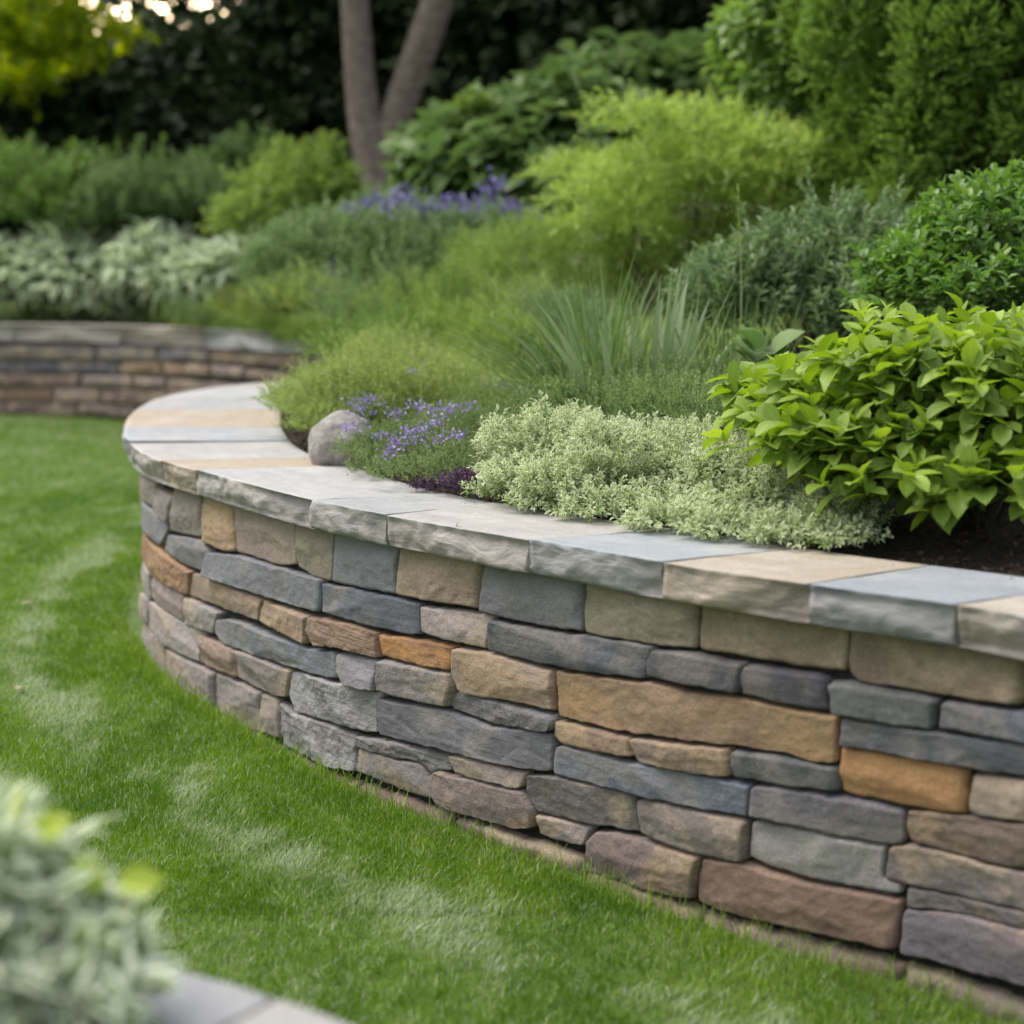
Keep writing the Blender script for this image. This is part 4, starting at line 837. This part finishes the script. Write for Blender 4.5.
grass_clump('grass_clump', 'thin upright grass tuft between the strap leaves and the grey-leaved shrub', 735, 378, 4.4, 220, .40, .005, 1, .40, .5, rad=.13)
gc = bpy.data.objects['grass_clump']; n = 190; c0 = np.array(gc.location); az = rng.normal(3.25, .55, n)
el = np.clip(rng.normal(.85, .3, n), .1, 1.35); d0 = np.column_stack([np.cos(az)*np.sin(el), np.sin(az)*np.sin(el), np.cos(el)])
link('foliage', ribbons('foliage', c0+np.column_stack([rng.normal(0, .05, (n, 2)), np.zeros(n)]), d0, rng.uniform(.40, .80, n), .005*rng.uniform(.7, 1.3, n), rng.uniform(.25, .7, n), np.clip(rng.normal(.5, .25, n), 0, 1), 8), G['strap'], gc)
# tall seed stalk
p0 = pt(738, 345, 4.55); sroot = empty('seed_stalk', (p0.x, p0.y, bz(p0.x, p0.y)), 'single tall straw-green seed stalk rising beside the golden shrub', 'grass stalk')
q = pt(738, 185, 4.6); a = np.array([p0.x, p0.y, bz(p0.x, p0.y)]); e = np.array(q); tt = np.linspace(0, 1, 8)[:, None]
link('stem', tubes('stem', [(a+(e-a)*tt+np.array([.012, 0, 0])*np.sin(tt*3.1), np.linspace(.003, .0012, 8))]), flat_mat('straw', (.28,.32,.10)), sroot)
k = 40; tq = rng.uniform(.72, 1, k)[:, None]; link('seed_head', leaves('seed_head', a+(e-a)*tq, rdir(k, 1.2), rdir(k), .016, .005, 'small', rng.uniform(0, 1, k)), G['limefern'], sroot)
shrub('hosta', 'single small hosta with broad blue-green leaves beside the leafy shrub', 'hosta', [B(758,372,3.9,.05,.05,.04)], G['bighosta'], 7, 2, .04, .10, .085, 'oval', alpha=.9, up=.5, up_n=.8, fill=0, stems=5, stem_r=.002)
# middle distance
shrub('grey_leaved_shrub', 'grey-green narrow-leaved shrub behind the grass, below the conifer', 'shrub',
      [B(790,300,5.0,.28,.28,.24), B(850,290,5.1,.24,.28,.26), B(730,315,4.9,.16,.2,.20), B(880,320,4.8,.22,.24,.2)],
      G['greyleaf'], 900, 12, .10, .034, .012, 'lance', alpha=.75, up=.9, up_n=.5, fill=.35, stems=25)
shrub('oak_leaved_shrub', 'dark green lobed-leaf shrub at the right edge in front of the conifer', 'shrub',
      [B(985,250,4.3,.20,.24,.17), B(935,282,4.25,.16,.2,.12), B(1040,240,4.4,.22,.25,.2), B(1000,300,4.1,.25,.2,.12), B(900,300,4.3,.12,.16,.1)],
      G['oakleaf'], 620, 9, .07, .036, .022, 'lobed', alpha=.95, up=.8, up_n=.65, fill=.4, stems=25)
shrub('yellow_leaf_seedling', 'small lime-leaved seedling standing out above the broad-leaved shrub', 'seedling', [B(870,322,3.35,.05,.05,.025)], G['golden'], 8, 4, .03, .04, .02, 'mid', up=.6, fill=0, stems=5, stem_r=.002)
def plumes(big, n, r, seed=0):
    P, D = blob_points(big, n, .86, 1.02, -.7, .1); s = rng.uniform(.75, 1.3, n)
    return [(a[0], a[1], a[2], r[0]*k, r[1]*k, r[2]*k) for a, k in zip(P, s)]
CBIG = [(2.05,6.7,1.25,.80,.75,.8), (2.0,6.7,2.1,.82,.75,.9), (2.05,6.75,3.0,.75,.7,1.0)]
shrub('conifer', 'large dark green feathery conifer filling the top right', 'conifer', plumes(CBIG, 250, (.12,.12,.17)),
      G['conifer'], 36000, 15, .065, .0205, .0095, 'small', alpha=.65, up=.45, up_n=.3, fill=0, lump=.3, zmin=-.9, stems=0, tint_by_tip=.75, rmin=.6, core=(CBIG, 8000), base=(2.03, 6.7))
con = bpy.data.objects['conifer']
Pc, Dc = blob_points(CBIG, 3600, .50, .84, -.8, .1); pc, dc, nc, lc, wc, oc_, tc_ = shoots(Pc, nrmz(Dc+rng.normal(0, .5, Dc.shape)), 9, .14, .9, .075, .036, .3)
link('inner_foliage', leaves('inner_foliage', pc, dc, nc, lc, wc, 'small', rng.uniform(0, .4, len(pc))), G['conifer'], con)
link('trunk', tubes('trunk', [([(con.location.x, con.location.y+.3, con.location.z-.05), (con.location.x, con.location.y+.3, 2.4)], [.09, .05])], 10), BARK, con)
shrub('broadleaf_shrub', 'tall glossy light green broad-leaved shrub left of the conifer', 'shrub',
      [(1.42,7.6,1.55,.38,.4,.5), (1.36,7.6,2.1,.40,.4,.5), (1.5,7.7,2.6,.45,.45,.5), (1.5,7.4,1.1,.32,.3,.35), (1.24,7.5,1.9,.2,.25,.4)],
      G['broad'], 800, 9, .14, .085, .045, 'oval', alpha=1.0, up=.3, up_n=.6, fill=.3, sag=.25, stems=15, stem_r=.01)
def outline(poly, n, d0, d1, r):
    q = np.array(poly, float); o = []
    while len(o) < n:
        c = rng.uniform(q.min(0), q.max(0), (1, 2))
        if in_poly(c, poly)[0]: k = rng.uniform(.7, 1.35); o.append(B(c[0, 0], c[0, 1], rng.uniform(d0, d1), r[0]*k, r[1]*k, r[2]*k))
    return o
shrub('golden_shrub', 'golden yellow-green shrub with layered feathery sprays', 'shrub',
      outline([(552,192),(585,160),(600,128),(628,95),(655,108),(690,98),(735,118),(770,112),(792,160),(775,235),(740,268),(700,262),(660,285),(620,262),(575,222)], 62, 6.6, 7.5, (.17,.2,.040))+[B(690,200,7.2,.30,.3,.26), B(660,240,7.2,.28,.3,.22), B(640,265,7.0,.2,.2,.15), B(720,255,7.0,.2,.2,.15)],
      G['golden'], 4200, 12, .11, .024, .010, 'small', alpha=.8, up=-.02, up_n=.9, fill=.1, lump=.5, stray=.3, dirmix=(1,1,.45), sag=.10, stems=30, stem_r=.008, zmin=-.5, tint_by_tip=.6)
shrub('soft_perennial', 'fluffy light green perennial mound left of the golden shrub', 'perennial',
      outline([(470,262),(540,245),(600,240),(640,270),(620,310),(480,310)], 26, 6.9, 7.8, (.16,.2,.12)), G['limefern'], 1500, 10, .08, .022, .008, 'small', alpha=.8, up=.7, fill=.3, stems=12, stem_r=.003)
shrub('big_leaved_shrub', 'large dark green broad-leaved shrub behind the golden one', 'shrub',
      [B(490,160,10.4,.48,.5,.26), B(560,145,10.2,.5,.5,.34), B(640,112,10.6,.6,.5,.32), B(445,180,10.3,.22,.4,.18), B(530,190,9.9,.55,.4,.25), B(700,92,10.8,.5,.5,.22), B(600,170,10,.5,.4,.3)],
      G['bighosta'], 620, 6, .22, .20, .11, 'oval', alpha=1.1, up=.3, up_n=.8, fill=.4, sag=.35, stems=20, stem_r=.012)
shrub('lime_sprig', 'pale lime sprig rising above the big-leaved shrub', 'shrub', [B(472,112,10.0,.10,.1,.10), B(466,128,10,.06,.06,.12)], G['limefern'], 40, 7, .08, .06, .03, 'mid', up=.6, fill=0, stems=6)
cat = shrub('catmint', 'grey-green catmint mound topped with purple flowers below the forked tree', 'catmint',
      [B(330,266,8.7,.45,.5,.28), B(420,262,8.6,.5,.5,.26), B(490,258,8.5,.4,.5,.24), B(380,250,9,.45,.5,.26), B(300,279,8.6,.3,.4,.22), B(420,292,8.3,.5,.4,.2), B(500,290,8.2,.4,.4,.2), B(340,296,8.3,.4,.4,.18)],
      G['mint'], 2200, 10, .12, .035, .017, 'mid', alpha=.85, up=.9, fill=.25, stems=15, stray=.05)
flowers(cat, [(x, y-3+rng.normal(0,2), 8.45+rng.normal(0,.1)) for x, y in [(466,214),(506,214),(440,212),(450,208),(462,216),(470,211),(480,208),(492,214),(500,210),(512,214),(435,222),(446,226),(490,222),(378,206),(395,205),(405,204),(360,208),(520,222),(492,190),(420,214),(474,220),(409,249),(346,265)]], 'flower_spike', .07, 40, PURPLE2, .028, .7)
shrub('lime_shrub', 'yellow-green feathery shrub left of the forked trunk', 'shrub',
      [B(290,200,10.6,.35,.35,.22), B(312,190,10.8,.24,.3,.22), B(270,225,10.4,.35,.35,.2), B(280,158,10.8,.09,.12,.10), B(322,158,10.9,.10,.12,.12), B(340,205,10.8,.16,.25,.22)],
      G['limefern'], 620, 10, .16, .06, .025, 'mid', alpha=.9, up=.3, up_n=.8, fill=.3, sag=.15, stems=15)
shrub('green_shrub', 'mid green leafy shrub at the left edge behind the hostas', 'shrub',
      [B(20,205,13.4,.55,.5,.42), B(70,215,13.2,.5,.5,.36), B(-40,200,13.5,.6,.5,.5), B(90,190,13.5,.3,.4,.28)], G['rowgreen'], 850, 10, .18, .07, .03, 'mid', alpha=.9, up=.6, fill=.3, stems=12, group=None)
shrub('blue_green_perennial', 'blue-green perennial clump with two tall pale spires', 'perennial',
      [B(150,205,13.0,.45,.45,.32), B(205,210,12.8,.35,.4,.26), B(120,215,12.9,.35,.4,.28)], G['mint'], 800, 10, .16, .06, .025, 'mid', alpha=.85, up=.8, fill=.3, stems=12)
perr = bpy.data.objects['blue_green_perennial']
for px, y0, y1 in ((137,200,135),(160,200,138)):
    q = np.array(pt(px, y0, 12.9)); e = np.array(pt(px+3, y1, 12.9)); k = 90; tt = rng.uniform(0, 1, k)[:, None]
    link('flower_spire', leaves('flower_spire', q+(e-q)*tt, rdir(k, .4), rdir(k, .5), .075*(1.1-.5*tt[:, 0]), .04, 'mid', rng.uniform(.4, 1, k)), G['rowgreen'], perr)
shrub('green_shrub', 'darker leafy shrub in the gap between the pale spires and the lime shrub', 'shrub',
      [B(225,195,14,.4,.4,.35), B(250,180,14.2,.35,.4,.35)], G['bighosta'], 380, 8, .18, .09, .045, 'mid', up=.5, fill=.3, stems=8)
def hosta(label, blobs, n):
    r_ = shrub('hosta', label, 'hosta', blobs, G['hosta'], n, 4, .10, .21, .075, 'oval', alpha=.8, up=.35, up_n=.6, sag=.30, fill=.35, group='white-edged hostas on the far wall', stems=8, rmin=.6)
hosta('broad white-edged hosta, leftmost above the far wall', [B(10,285,13.1,.34,.35,.30), B(70,282,13.0,.48,.4,.34), B(110,290,12.9,.28,.3,.26)], 420)
hosta('white-edged hosta, middle one of the row above the far wall', [B(160,278,12.6,.32,.35,.30), B(195,285,12.4,.3,.3,.24)], 240)
hosta('smaller white-edged hosta, rightmost of the row above the far wall', [B(240,278,11.8,.26,.28,.20), B(268,275,11.8,.14,.2,.14)], 170)
for i_, (px, py, d, s_) in enumerate(((300,300,8.0,1.0),(352,312,7.4,.9),(412,312,7.3,1.1),(468,308,7.2,1.0),(520,312,6.6,.9),(560,322,6.0,.9),(455,335,6.2,.8),(395,338,6.3,.8),(235,312,10.6,1.0),(190,316,11.6,1.0),(500,345,5.6,.7),(350,350,5.9,.7))):
    shrub('perennial', 'soft loose green perennial tuft among the low cover in the middle of the bed', 'perennial', [B(px,py,d,.20*s_,.22*s_,.13*s_), B(px+18,py+6,d-.1,.14*s_,.16*s_,.09*s_)],
          G[('meadow','mint','limefern','rowgreen')[i_ % 4]], 190, 9, .11*s_, .026, .009, 'small', alpha=.7, up=.8, fill=.3, lump=.5, stray=.45, stems=5, stem_r=.002, group='loose perennials filling the middle of the bed')
# low cover drifting over the bed: uncountable
def cover(name, n, poly, hf, L, Wv, mat, slen, nl=8, kind='small', dens=None):
    P = np.empty((0, 2)); q = np.array(poly); mn, mx = q.min(0), q.max(0)
    while len(P) < n:
        c = rng.uniform(mn, mx, (n*2, 2)); c = c[in_poly(c, poly)]
        k = mn[1]/c[:, 1]; c = c[rng.uniform(0, 1, len(c)) < np.minimum(1, (k*1.0)**1.2)]; P = np.vstack([P, c])
    P = P[:n]; z = bed_z(P); h = hf(P)
    P3 = np.column_stack([P, z+h*rng.uniform(.55, 1.0, n)]); D = rdir(n, 1.2)
    far = (P[:, 1]/mn[1])
    p, d, n_, l_, w_, own, t = shoots(P3, D, nl, slen*rng.uniform(.7, 1.3, n)*np.sqrt(far), .9, L, Wv, .6)
    s = np.sqrt(far)[own]; cl = np.array([.5+.5*noise.noise(Vector((a*2.3, b*1.6, 3))) for a, b in P])
    tint = np.clip(cl[own]*.7+.3*(t-.3)+rng.normal(.15, .12, len(p)), 0, 1)
    o = link(name, leaves(name, p, d, n_, l_*s, w_*s, kind, tint), G[mat]); return tag(o, kind='stuff')
def xy(px, py, d): p = pt(px, py, d); return (p.x, p.y)
cpoly = [xy(340,380,4.9), xy(470,400,4.3), xy(620,400,4.3), xy(760,340,5.2), xy(800,300,7.2), xy(560,290,8.6), xy(400,300,8.6), xy(380,300,7.2), xy(345,340,6.0)]
def hm(P): return np.array([.06+.07*noise.noise(Vector((a*1.7, b*1.3, 0)))+.05*noise.noise(Vector((a*5, b*4, 4))) for a, b in P]).clip(.02)+.075*np.clip(P[:, 1]-4.8, 0, 2.6)
o = cover('ground_cover', 15000, cpoly, hm, .016, .008, 'meadow', .06); tag(o, 'loose light green ground cover drifting across the bed', 'ground cover')
c2 = [xy(150,300,12.3), xy(270,300,10.6), xy(330,300,8.9), xy(560,290,8.8), xy(520,280,10.5), xy(260,290,13), xy(150,290,13.5)]
o = cover('ground_cover', 7000, c2, lambda P: .20+.12*np.array([noise.noise(Vector((a*2.2, b*1.8, 2)))+.5*noise.noise(Vector((a*6, b*5, 2))) for a, b in P]), .034, .016, 'limefern', .10); tag(o, 'soft mid green ground cover behind the far end of the cap', 'ground cover')
c3 = [(-9, 13.6), (-3.2, 12.7), (-1.5, 11.2), (-.6, 9.8), (1.8, 7.6), (3.5, 7), (5, 12), (2, 17), (-9, 17)]
o = cover('ground_cover', 7000, c3, lambda P: np.full(len(P), .10), .05, .025, 'finegreen', .1); tag(o, 'dim green ground cover under the far shrubs', 'ground cover')
n = 2600; P2 = np.empty((0, 2)); q_ = np.array(cpoly)
while len(P2) < n:
    c = rng.uniform(q_.min(0), q_.max(0), (n, 2)); P2 = np.vstack([P2, c[in_poly(c, cpoly)]])
P2 = P2[:n]; az = rng.uniform(0, 6.283, n); el = np.abs(rng.normal(.45, .4, n)).clip(0, 1.2)
w_ = link('ground_cover', ribbons('ground_cover', np.column_stack([P2, bed_z(P2)+.02]), np.column_stack([np.cos(az)*np.sin(el), np.sin(az)*np.sin(el), np.cos(el)]), rng.uniform(.12, .30, n)+.04*(P2[:, 1]-4).clip(0, 3), .0035*rng.uniform(.7, 1.6, n), rng.uniform(.2, .8, n), np.clip(rng.normal(.6, .25, n), 0, 1), 6), G['meadow']); tag(w_, 'loose wispy grass blades through the light green cover', 'ground cover', kind='stuff')
# wisps hanging over the cap end
shrub('trailing_sprig', 'thin light green sprig trailing over the cap end toward the far wall', 'sprig', [B(328,352,6.2,.10,.06,.03), B(300,372,5.6,.05,.06,.02)], G['limefern'], 40, 6, .07, .02, .008, 'mid', up=.3, fill=0, stems=10, stem_r=.0015)

# ---------------------------------------------------------------- foreground plant
NV = shrub('variegated_plant', 'blurred white-green variegated plant in the bottom left corner', 'plant',
      [B(-30,990,1.28,.095,.10,.10), B(40,995,1.28,.05,.065,.06), B(-90,925,1.30,.085,.09,.09), B(66,1020,1.25,.045,.055,.042), B(-6,900,1.33,.05,.065,.042), B(64,955,1.31,.03,.05,.028)],
      G['nearvar'], 170, 6, .05, .066, .028, 'oval', alpha=1.0, up=.6, up_n=.7, fill=.4, sag=.02, stems=20, base=(pt(-10,1000,1.28).x, 1.24, .37), stem_r=.002, stray=.08)
cl = np.array([pt(118,884,1.29), pt(104,890,1.29), pt(30,838,1.31), pt(22,846,1.31), pt(-2,830,1.31)])
link('young_leaf', leaves('young_leaf', cl, np.array([[1,-.1,.2],[-.6,0,.6],[.8,0,.5],[-.4,0,.8],[.3,0,1.]]), np.tile([0, -1., .8], (5, 1)), .038, .026, 'oval', np.array([.6, .3, .8, .4, .7])), G['yellowleaf'], NV)['label'] = 'yellow-green young leaves'
shrub('seedling', 'tiny blurred seedling on the grey flagstone corner at the bottom', 'seedling', [B(222,1024,1.40,.016,.016,.010)], G['nearvar'], 6, 3, .012, .018, .009, 'mid', up=.5, fill=0, stems=3, base=(pt(222,1030,1.40).x, 1.40, H_N-.02), stem_r=.001)

# ---------------------------------------------------------------- trees
def branch_tree(name, label, base, trunks, crown, mat, n, L, Wv, cat='tree', nl=8, slen=.35, fill=.4, bark=BARK, group=None, kind='mid', rmin=.72, sides=14, crown_stems=True):
    root = empty(name, base, label, cat, group)
    link('trunk', tubes('trunk', trunks, sides), bark, root)
    P, D = blob_points(crown, n, rmin, 1.06, -.8, .3)
    P2, D2 = blob_points(crown, int(n*fill), .3, rmin, -.8, 0); P = np.vstack([P, P2]); D = nrmz(np.vstack([D, D2])+rng.normal(0, .35, (n+int(n*fill), 3)))
    p, d, n_, l_, w_, own, t = shoots(P, D, nl, slen, .9, L, Wv, .6, .2)
    tint = np.clip(rng.normal(.4, .25, len(P))[own]+rng.normal(.1, .12, len(p)), 0, 1)
    link('crown', leaves('crown', p, d, n_, l_, w_, kind, tint), mat, root); return root
def path(pts, n=14):
    c = cr(pts3(pts), max(2, n//len(pts))) if False else np.array(pts, float)
    q = np.linspace(0, len(c)-1, n); i = np.clip(q.astype(int), 0, len(c)-2); f = (q-i)[:, None]
    P = lambda k: c[np.clip(k, 0, len(c)-1)]
    a, b, e, g = P(i-1), P(i), P(i+1), P(i+2)
    return .5*((2*b)+(-a+e)*f+(2*a-5*b+4*e-g)*f**2+(-a+3*b-3*e+g)*f**3)
D_T = 14.0
tb = pt(374, 260, D_T); tz = bz(tb.x, tb.y)
t1 = path([(tb.x, D_T, tz-.1), pt(376,190,D_T), pt(362,100,D_T), pt(356,20,D_T), pt(350,-60,D_T), pt(330,-230,D_T), pt(300,-420,D_T)], 24)
t2 = path([tuple(np.array(pt(379,180,D_T))+np.array([0,0,-.25])), pt(384,160,D_T), pt(402,100,D_T), pt(428,30,D_T-.1), pt(446,-30,D_T-.2), pt(500,-200,D_T-.4), pt(560,-420,D_T-.8)], 24)
r1 = np.interp(np.linspace(0, 1, 24), [0, .16, .35, 1], [.24, .185, .135, .09]); r2 = np.interp(np.linspace(0, 1, 24), [0, .2, .5, 1], [.13, .135, .14, .08])
branch_tree('forked_tree', 'tree with a grey-brown trunk forked into two stems at centre left', (tb.x, tb.y, tz), [(t1, r1), (t2, r2)],
            [(-1.6,13.5,6.4,2.6,2.6,1.5), (.8,13.2,6.6,2.8,2.6,1.6), (-.4,15,7.2,3,2.6,1.7), (-3.6,14.5,6.4,2.2,2.4,1.3), (2.8,14.5,6.4,2.4,2.4,1.6)], G['wood'], 1700, .16, .09)
def wood_tree(label, px, d, blobs, mat, n, L, Wv, name='tree', group='trees of the dark wood behind the garden', **k):
    p = pt(px, 240, d); z = 1.0
    trunk = [(path([(p.x, d+1.2, .6), (p.x+.1, d+1.3, 2.0), (p.x-.1, d+1.2, 3.6)], 8), np.linspace(.16, .08, 8))]
    return branch_tree(name, label, (p.x, d, .8), trunk, blobs, G[mat], n, L, Wv, group=group, sides=8, **k)
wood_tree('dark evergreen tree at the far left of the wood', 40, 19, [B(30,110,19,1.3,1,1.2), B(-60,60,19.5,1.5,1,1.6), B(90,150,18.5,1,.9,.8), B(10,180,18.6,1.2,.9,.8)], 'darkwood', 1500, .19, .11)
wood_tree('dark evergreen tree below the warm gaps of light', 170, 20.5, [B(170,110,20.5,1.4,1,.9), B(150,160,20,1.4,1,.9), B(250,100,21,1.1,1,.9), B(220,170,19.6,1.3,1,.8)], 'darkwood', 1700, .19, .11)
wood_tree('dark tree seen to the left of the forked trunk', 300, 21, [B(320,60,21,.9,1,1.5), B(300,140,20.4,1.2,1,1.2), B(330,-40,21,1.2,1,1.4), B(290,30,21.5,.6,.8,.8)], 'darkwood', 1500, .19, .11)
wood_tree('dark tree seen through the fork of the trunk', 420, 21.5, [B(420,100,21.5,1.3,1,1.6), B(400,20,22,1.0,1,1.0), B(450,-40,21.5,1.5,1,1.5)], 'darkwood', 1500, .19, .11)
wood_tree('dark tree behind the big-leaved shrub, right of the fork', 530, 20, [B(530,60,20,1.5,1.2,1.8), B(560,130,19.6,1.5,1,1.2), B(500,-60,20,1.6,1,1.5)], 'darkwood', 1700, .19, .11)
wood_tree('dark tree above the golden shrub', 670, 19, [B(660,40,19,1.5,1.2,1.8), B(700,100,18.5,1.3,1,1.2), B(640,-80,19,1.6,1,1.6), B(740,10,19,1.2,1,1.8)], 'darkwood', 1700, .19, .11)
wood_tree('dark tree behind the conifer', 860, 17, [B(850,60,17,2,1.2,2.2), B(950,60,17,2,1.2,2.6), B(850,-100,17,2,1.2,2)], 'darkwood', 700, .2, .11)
wood_tree('sunlit yellow-green tree in the top left corner', -70, 17.2, [B(70,18,17,.42,.5,.22), B(30,48,17.4,.45,.5,.22), B(85,52,17.2,.30,.4,.14), B(5,85,17.6,.40,.5,.22), B(0,12,17,.5,.6,.35), B(120,30,17.5,.25,.4,.12), B(50,80,17.8,.22,.3,.12), B(-90,40,17,.8,.7,.8), B(60,-70,17,1.1,1,.6)], 'sunlit', 560, .13, .075, rmin=.3)
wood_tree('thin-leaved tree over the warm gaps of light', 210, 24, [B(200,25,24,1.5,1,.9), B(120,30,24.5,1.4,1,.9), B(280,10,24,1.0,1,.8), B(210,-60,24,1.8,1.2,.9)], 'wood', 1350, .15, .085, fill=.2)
# solid dark undergrowth far behind
def hedge(label, x0, x1, y, z1, n):
    b = [((x0*(1-k)+x1*k), y+random.uniform(-.5, .5), z1*.45, 1.6, 1.0, z1*.55+random.uniform(-.3, .3)) for k in np.linspace(0, 1, n)]
    return shrub('hedge', label, 'hedge', b, G['darkwood'], 400*n, 8, .3, .18, .10, 'mid', fill=.3, stems=0, base=((x0+x1)/2, y, .6))
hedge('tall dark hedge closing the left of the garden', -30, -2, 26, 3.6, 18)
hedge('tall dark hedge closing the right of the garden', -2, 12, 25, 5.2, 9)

# ---------------------------------------------------------------- lawn grass
def lawn_blades():
    Ps = []
    def band(n, y0, y1, xl, xr):
        y = rng.uniform(y0, y1, n*2); x = rng.uniform(0, 1, n*2); X = (xl*y)+(xr-xl)*y*x
        P = np.column_stack([X, y]); P = P[~in_poly(P, BED)][:n]; return P
    A = [band(70000, 1.75, 3.2, -.36, .37), band(70000, 2.6, 4.6, -.36, .1), band(50000, 4.2, 8.0, -.36, -.1), band(28000, 7.5, 13, -.38, -.08), band(16000, 1.0, 2.3, -.6, .6), band(50000, 1.2, 4.2, -1.15, -.36), band(42000, 4.0, 12.8, -1.0, -.36)]
    sz = np.concatenate([np.full(len(a), s) for a, s in zip(A, (1, 1.1, 1.7, 2.6, 1.2, 1.5, 2.8))])
    P = np.vstack(A); n = len(P); keep = np.linalg.norm(P, axis=1) > 1.0; P = P[keep]; sz = sz[keep]; n = len(P)
    # leave a thin worn strip along the foot of the wall
    dist = np.full(n, 9.)
    cc_ = np.vstack([CFULL.c[::3], CF.c[::3]])
    for i in range(0, n, 4000): dist[i:i+4000] = np.sqrt(((P[i:i+4000, None]-cc_[None])**2).sum(-1).min(1))
    k = (dist > .004+.03*rng.uniform(0, 1, n)**2) ; P, sz, dist = P[k], sz[k], dist[k]; n = len(P)
    # mower swaths: sheen of bent blades painted as pale bands along the wall
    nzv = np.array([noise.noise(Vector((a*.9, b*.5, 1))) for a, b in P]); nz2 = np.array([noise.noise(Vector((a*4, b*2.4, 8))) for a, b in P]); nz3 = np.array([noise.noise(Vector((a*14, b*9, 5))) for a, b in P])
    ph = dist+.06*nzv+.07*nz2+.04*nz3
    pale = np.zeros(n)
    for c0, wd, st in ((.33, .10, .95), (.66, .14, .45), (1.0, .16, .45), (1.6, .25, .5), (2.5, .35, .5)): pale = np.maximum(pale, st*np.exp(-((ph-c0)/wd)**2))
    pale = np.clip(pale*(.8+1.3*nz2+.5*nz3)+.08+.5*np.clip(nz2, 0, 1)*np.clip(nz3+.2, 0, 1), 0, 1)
    dry = (rng.uniform(0, 1, n) < .10+.25*np.clip(nz3, 0, 1)).astype(float)*rng.uniform(.3, .9, n)
    L = (.017+.009*rng.uniform(0, 1, n))*np.where(sz > 1.5, 1.15, 1)*(1+.35*np.clip(1-dist/.12, 0, 1)); Wd = .0017*sz*rng.uniform(.7, 1.3, n)
    az = rng.uniform(0, 6.283, n); el = np.abs(rng.normal(.25, .3, n)); d0 = np.column_stack([np.cos(az)*np.sin(el), np.sin(az)*np.sin(el), np.cos(el)])
    d0 = nrmz(d0+np.array([.25, -.15, 0])*pale[:, None])
    base = np.column_stack([P, np.full(n, -.012)])
    tint = np.clip(.42+.45*nz2+.35*nz3+.3*nzv+rng.normal(0, .2, n), 0, 1)
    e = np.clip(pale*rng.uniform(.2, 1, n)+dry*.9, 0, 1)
    seg = 2; t = np.array([0, .55, 1.0]); hx = np.column_stack([d0[:, 0], d0[:, 1], np.zeros(n)])
    p = base[:, None]+d0[:, None]*(L[:, None]*t)[..., None]; p[..., :2] += hx[:, None, :2]*(L[:, None]*.5*t**2)[..., None]; p[..., 2] -= (L[:, None]*.15*t**2)
    a2 = rng.uniform(0, 6.283, n); side = np.column_stack([np.cos(a2), np.sin(a2), np.zeros(n)])*Wd[:, None]*.5
    V = np.stack([p[:, 0]-side, p[:, 0]+side, p[:, 1]-side*.85, p[:, 1]+side*.85, p[:, 2]], 1)
    o = (np.arange(n)*5)[:, None]; Q = np.array([[0, 1, 3, 2]])+o; T = np.array([[2, 3, 4]])+o
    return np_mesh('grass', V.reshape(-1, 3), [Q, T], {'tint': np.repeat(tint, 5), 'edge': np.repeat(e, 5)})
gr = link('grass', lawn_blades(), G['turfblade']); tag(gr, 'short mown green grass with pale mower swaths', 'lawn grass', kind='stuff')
# longer stray blades along the foot of the wall
n = 3200; u = rng.uniform(1.0, 4.4, n); xy_ = CO.at(u, -.025+.06*rng.uniform(0, 1, n)); az = rng.uniform(0, 6.283, n); el = np.abs(rng.normal(0, .35, n))
d0 = np.column_stack([np.cos(az)*np.sin(el), np.sin(az)*np.sin(el), np.cos(el)])
st = link('grass', ribbons('grass', np.column_stack([xy_, np.full(n, -.012)]), d0, .026+.06*rng.uniform(0, 1, n)**2.5, np.full(n, .0018), np.full(n, .3), rng.uniform(.2, .9, n), 4), G['turfblade']); tag(st, 'longer unmown grass blades along the foot of the wall', 'lawn grass', kind='stuff')
def weed(px, py, d, h, label):
    p = pt(px, py, d); root = empty('grass_stalk', (p.x, p.y, -.01), label, 'grass stalk'); k = 5
    base = np.tile([p.x, p.y, -.01], (k, 1))+rng.normal(0, .008, (k, 3))*np.array([1, 1, 0]); d0 = nrmz(np.column_stack([rng.normal(-.05, .18, k), rng.normal(0, .12, k), np.ones(k)]))
    link('blade', ribbons('blade', base, d0, h*np.array([1, .6, .45, .7, .35]), np.full(k, .0022), np.full(k, .15), rng.uniform(.2, .8, k), 5), G['turfblade'], root)
weed(402, 815, 2.98, .13, 'thin tall grass stalk growing against the foot of the wall')

# small things lying about
for px, py, rz, lb in ((20, 604, .4, 'pale fallen leaf on the lawn at the far left edge'), (17, 690, 1.6, 'pale fallen leaf on the lawn above the blurred corner plant'), (206, 478, 2.2, None)):
    if lb is None: continue
    q = on_level(px, py, .008); me = leaves('fallen_leaf', np.zeros((1, 3)), np.array([[math.cos(rz), math.sin(rz), .1]]), np.array([[0, 0, 1.]]), .045, .022, 'oval', np.array([.5]))
    o = link('fallen_leaf', me, FALLEN); o.location = (q[0], q[1], .010); tag(o, lb, 'leaf')
q = on_level(456, 527, H_CAP); root = empty('sprig', (q[0], q[1], H_CAP), 'tiny green sprig growing from the cap joint in front of the white-edged plant', 'sprig')
link('blade', ribbons('blade', np.tile([q[0], q[1], H_CAP-.002], (4, 1)), nrmz(np.array([[.1,0,1],[-.4,0,.8],[.5,.1,.7],[.2,-.2,1.]])), np.array([.028,.016,.016,.02]), np.full(4, .003), np.full(4, .3), np.array([.5,.6,.7,.4]), 4), G['finegreen'], root)
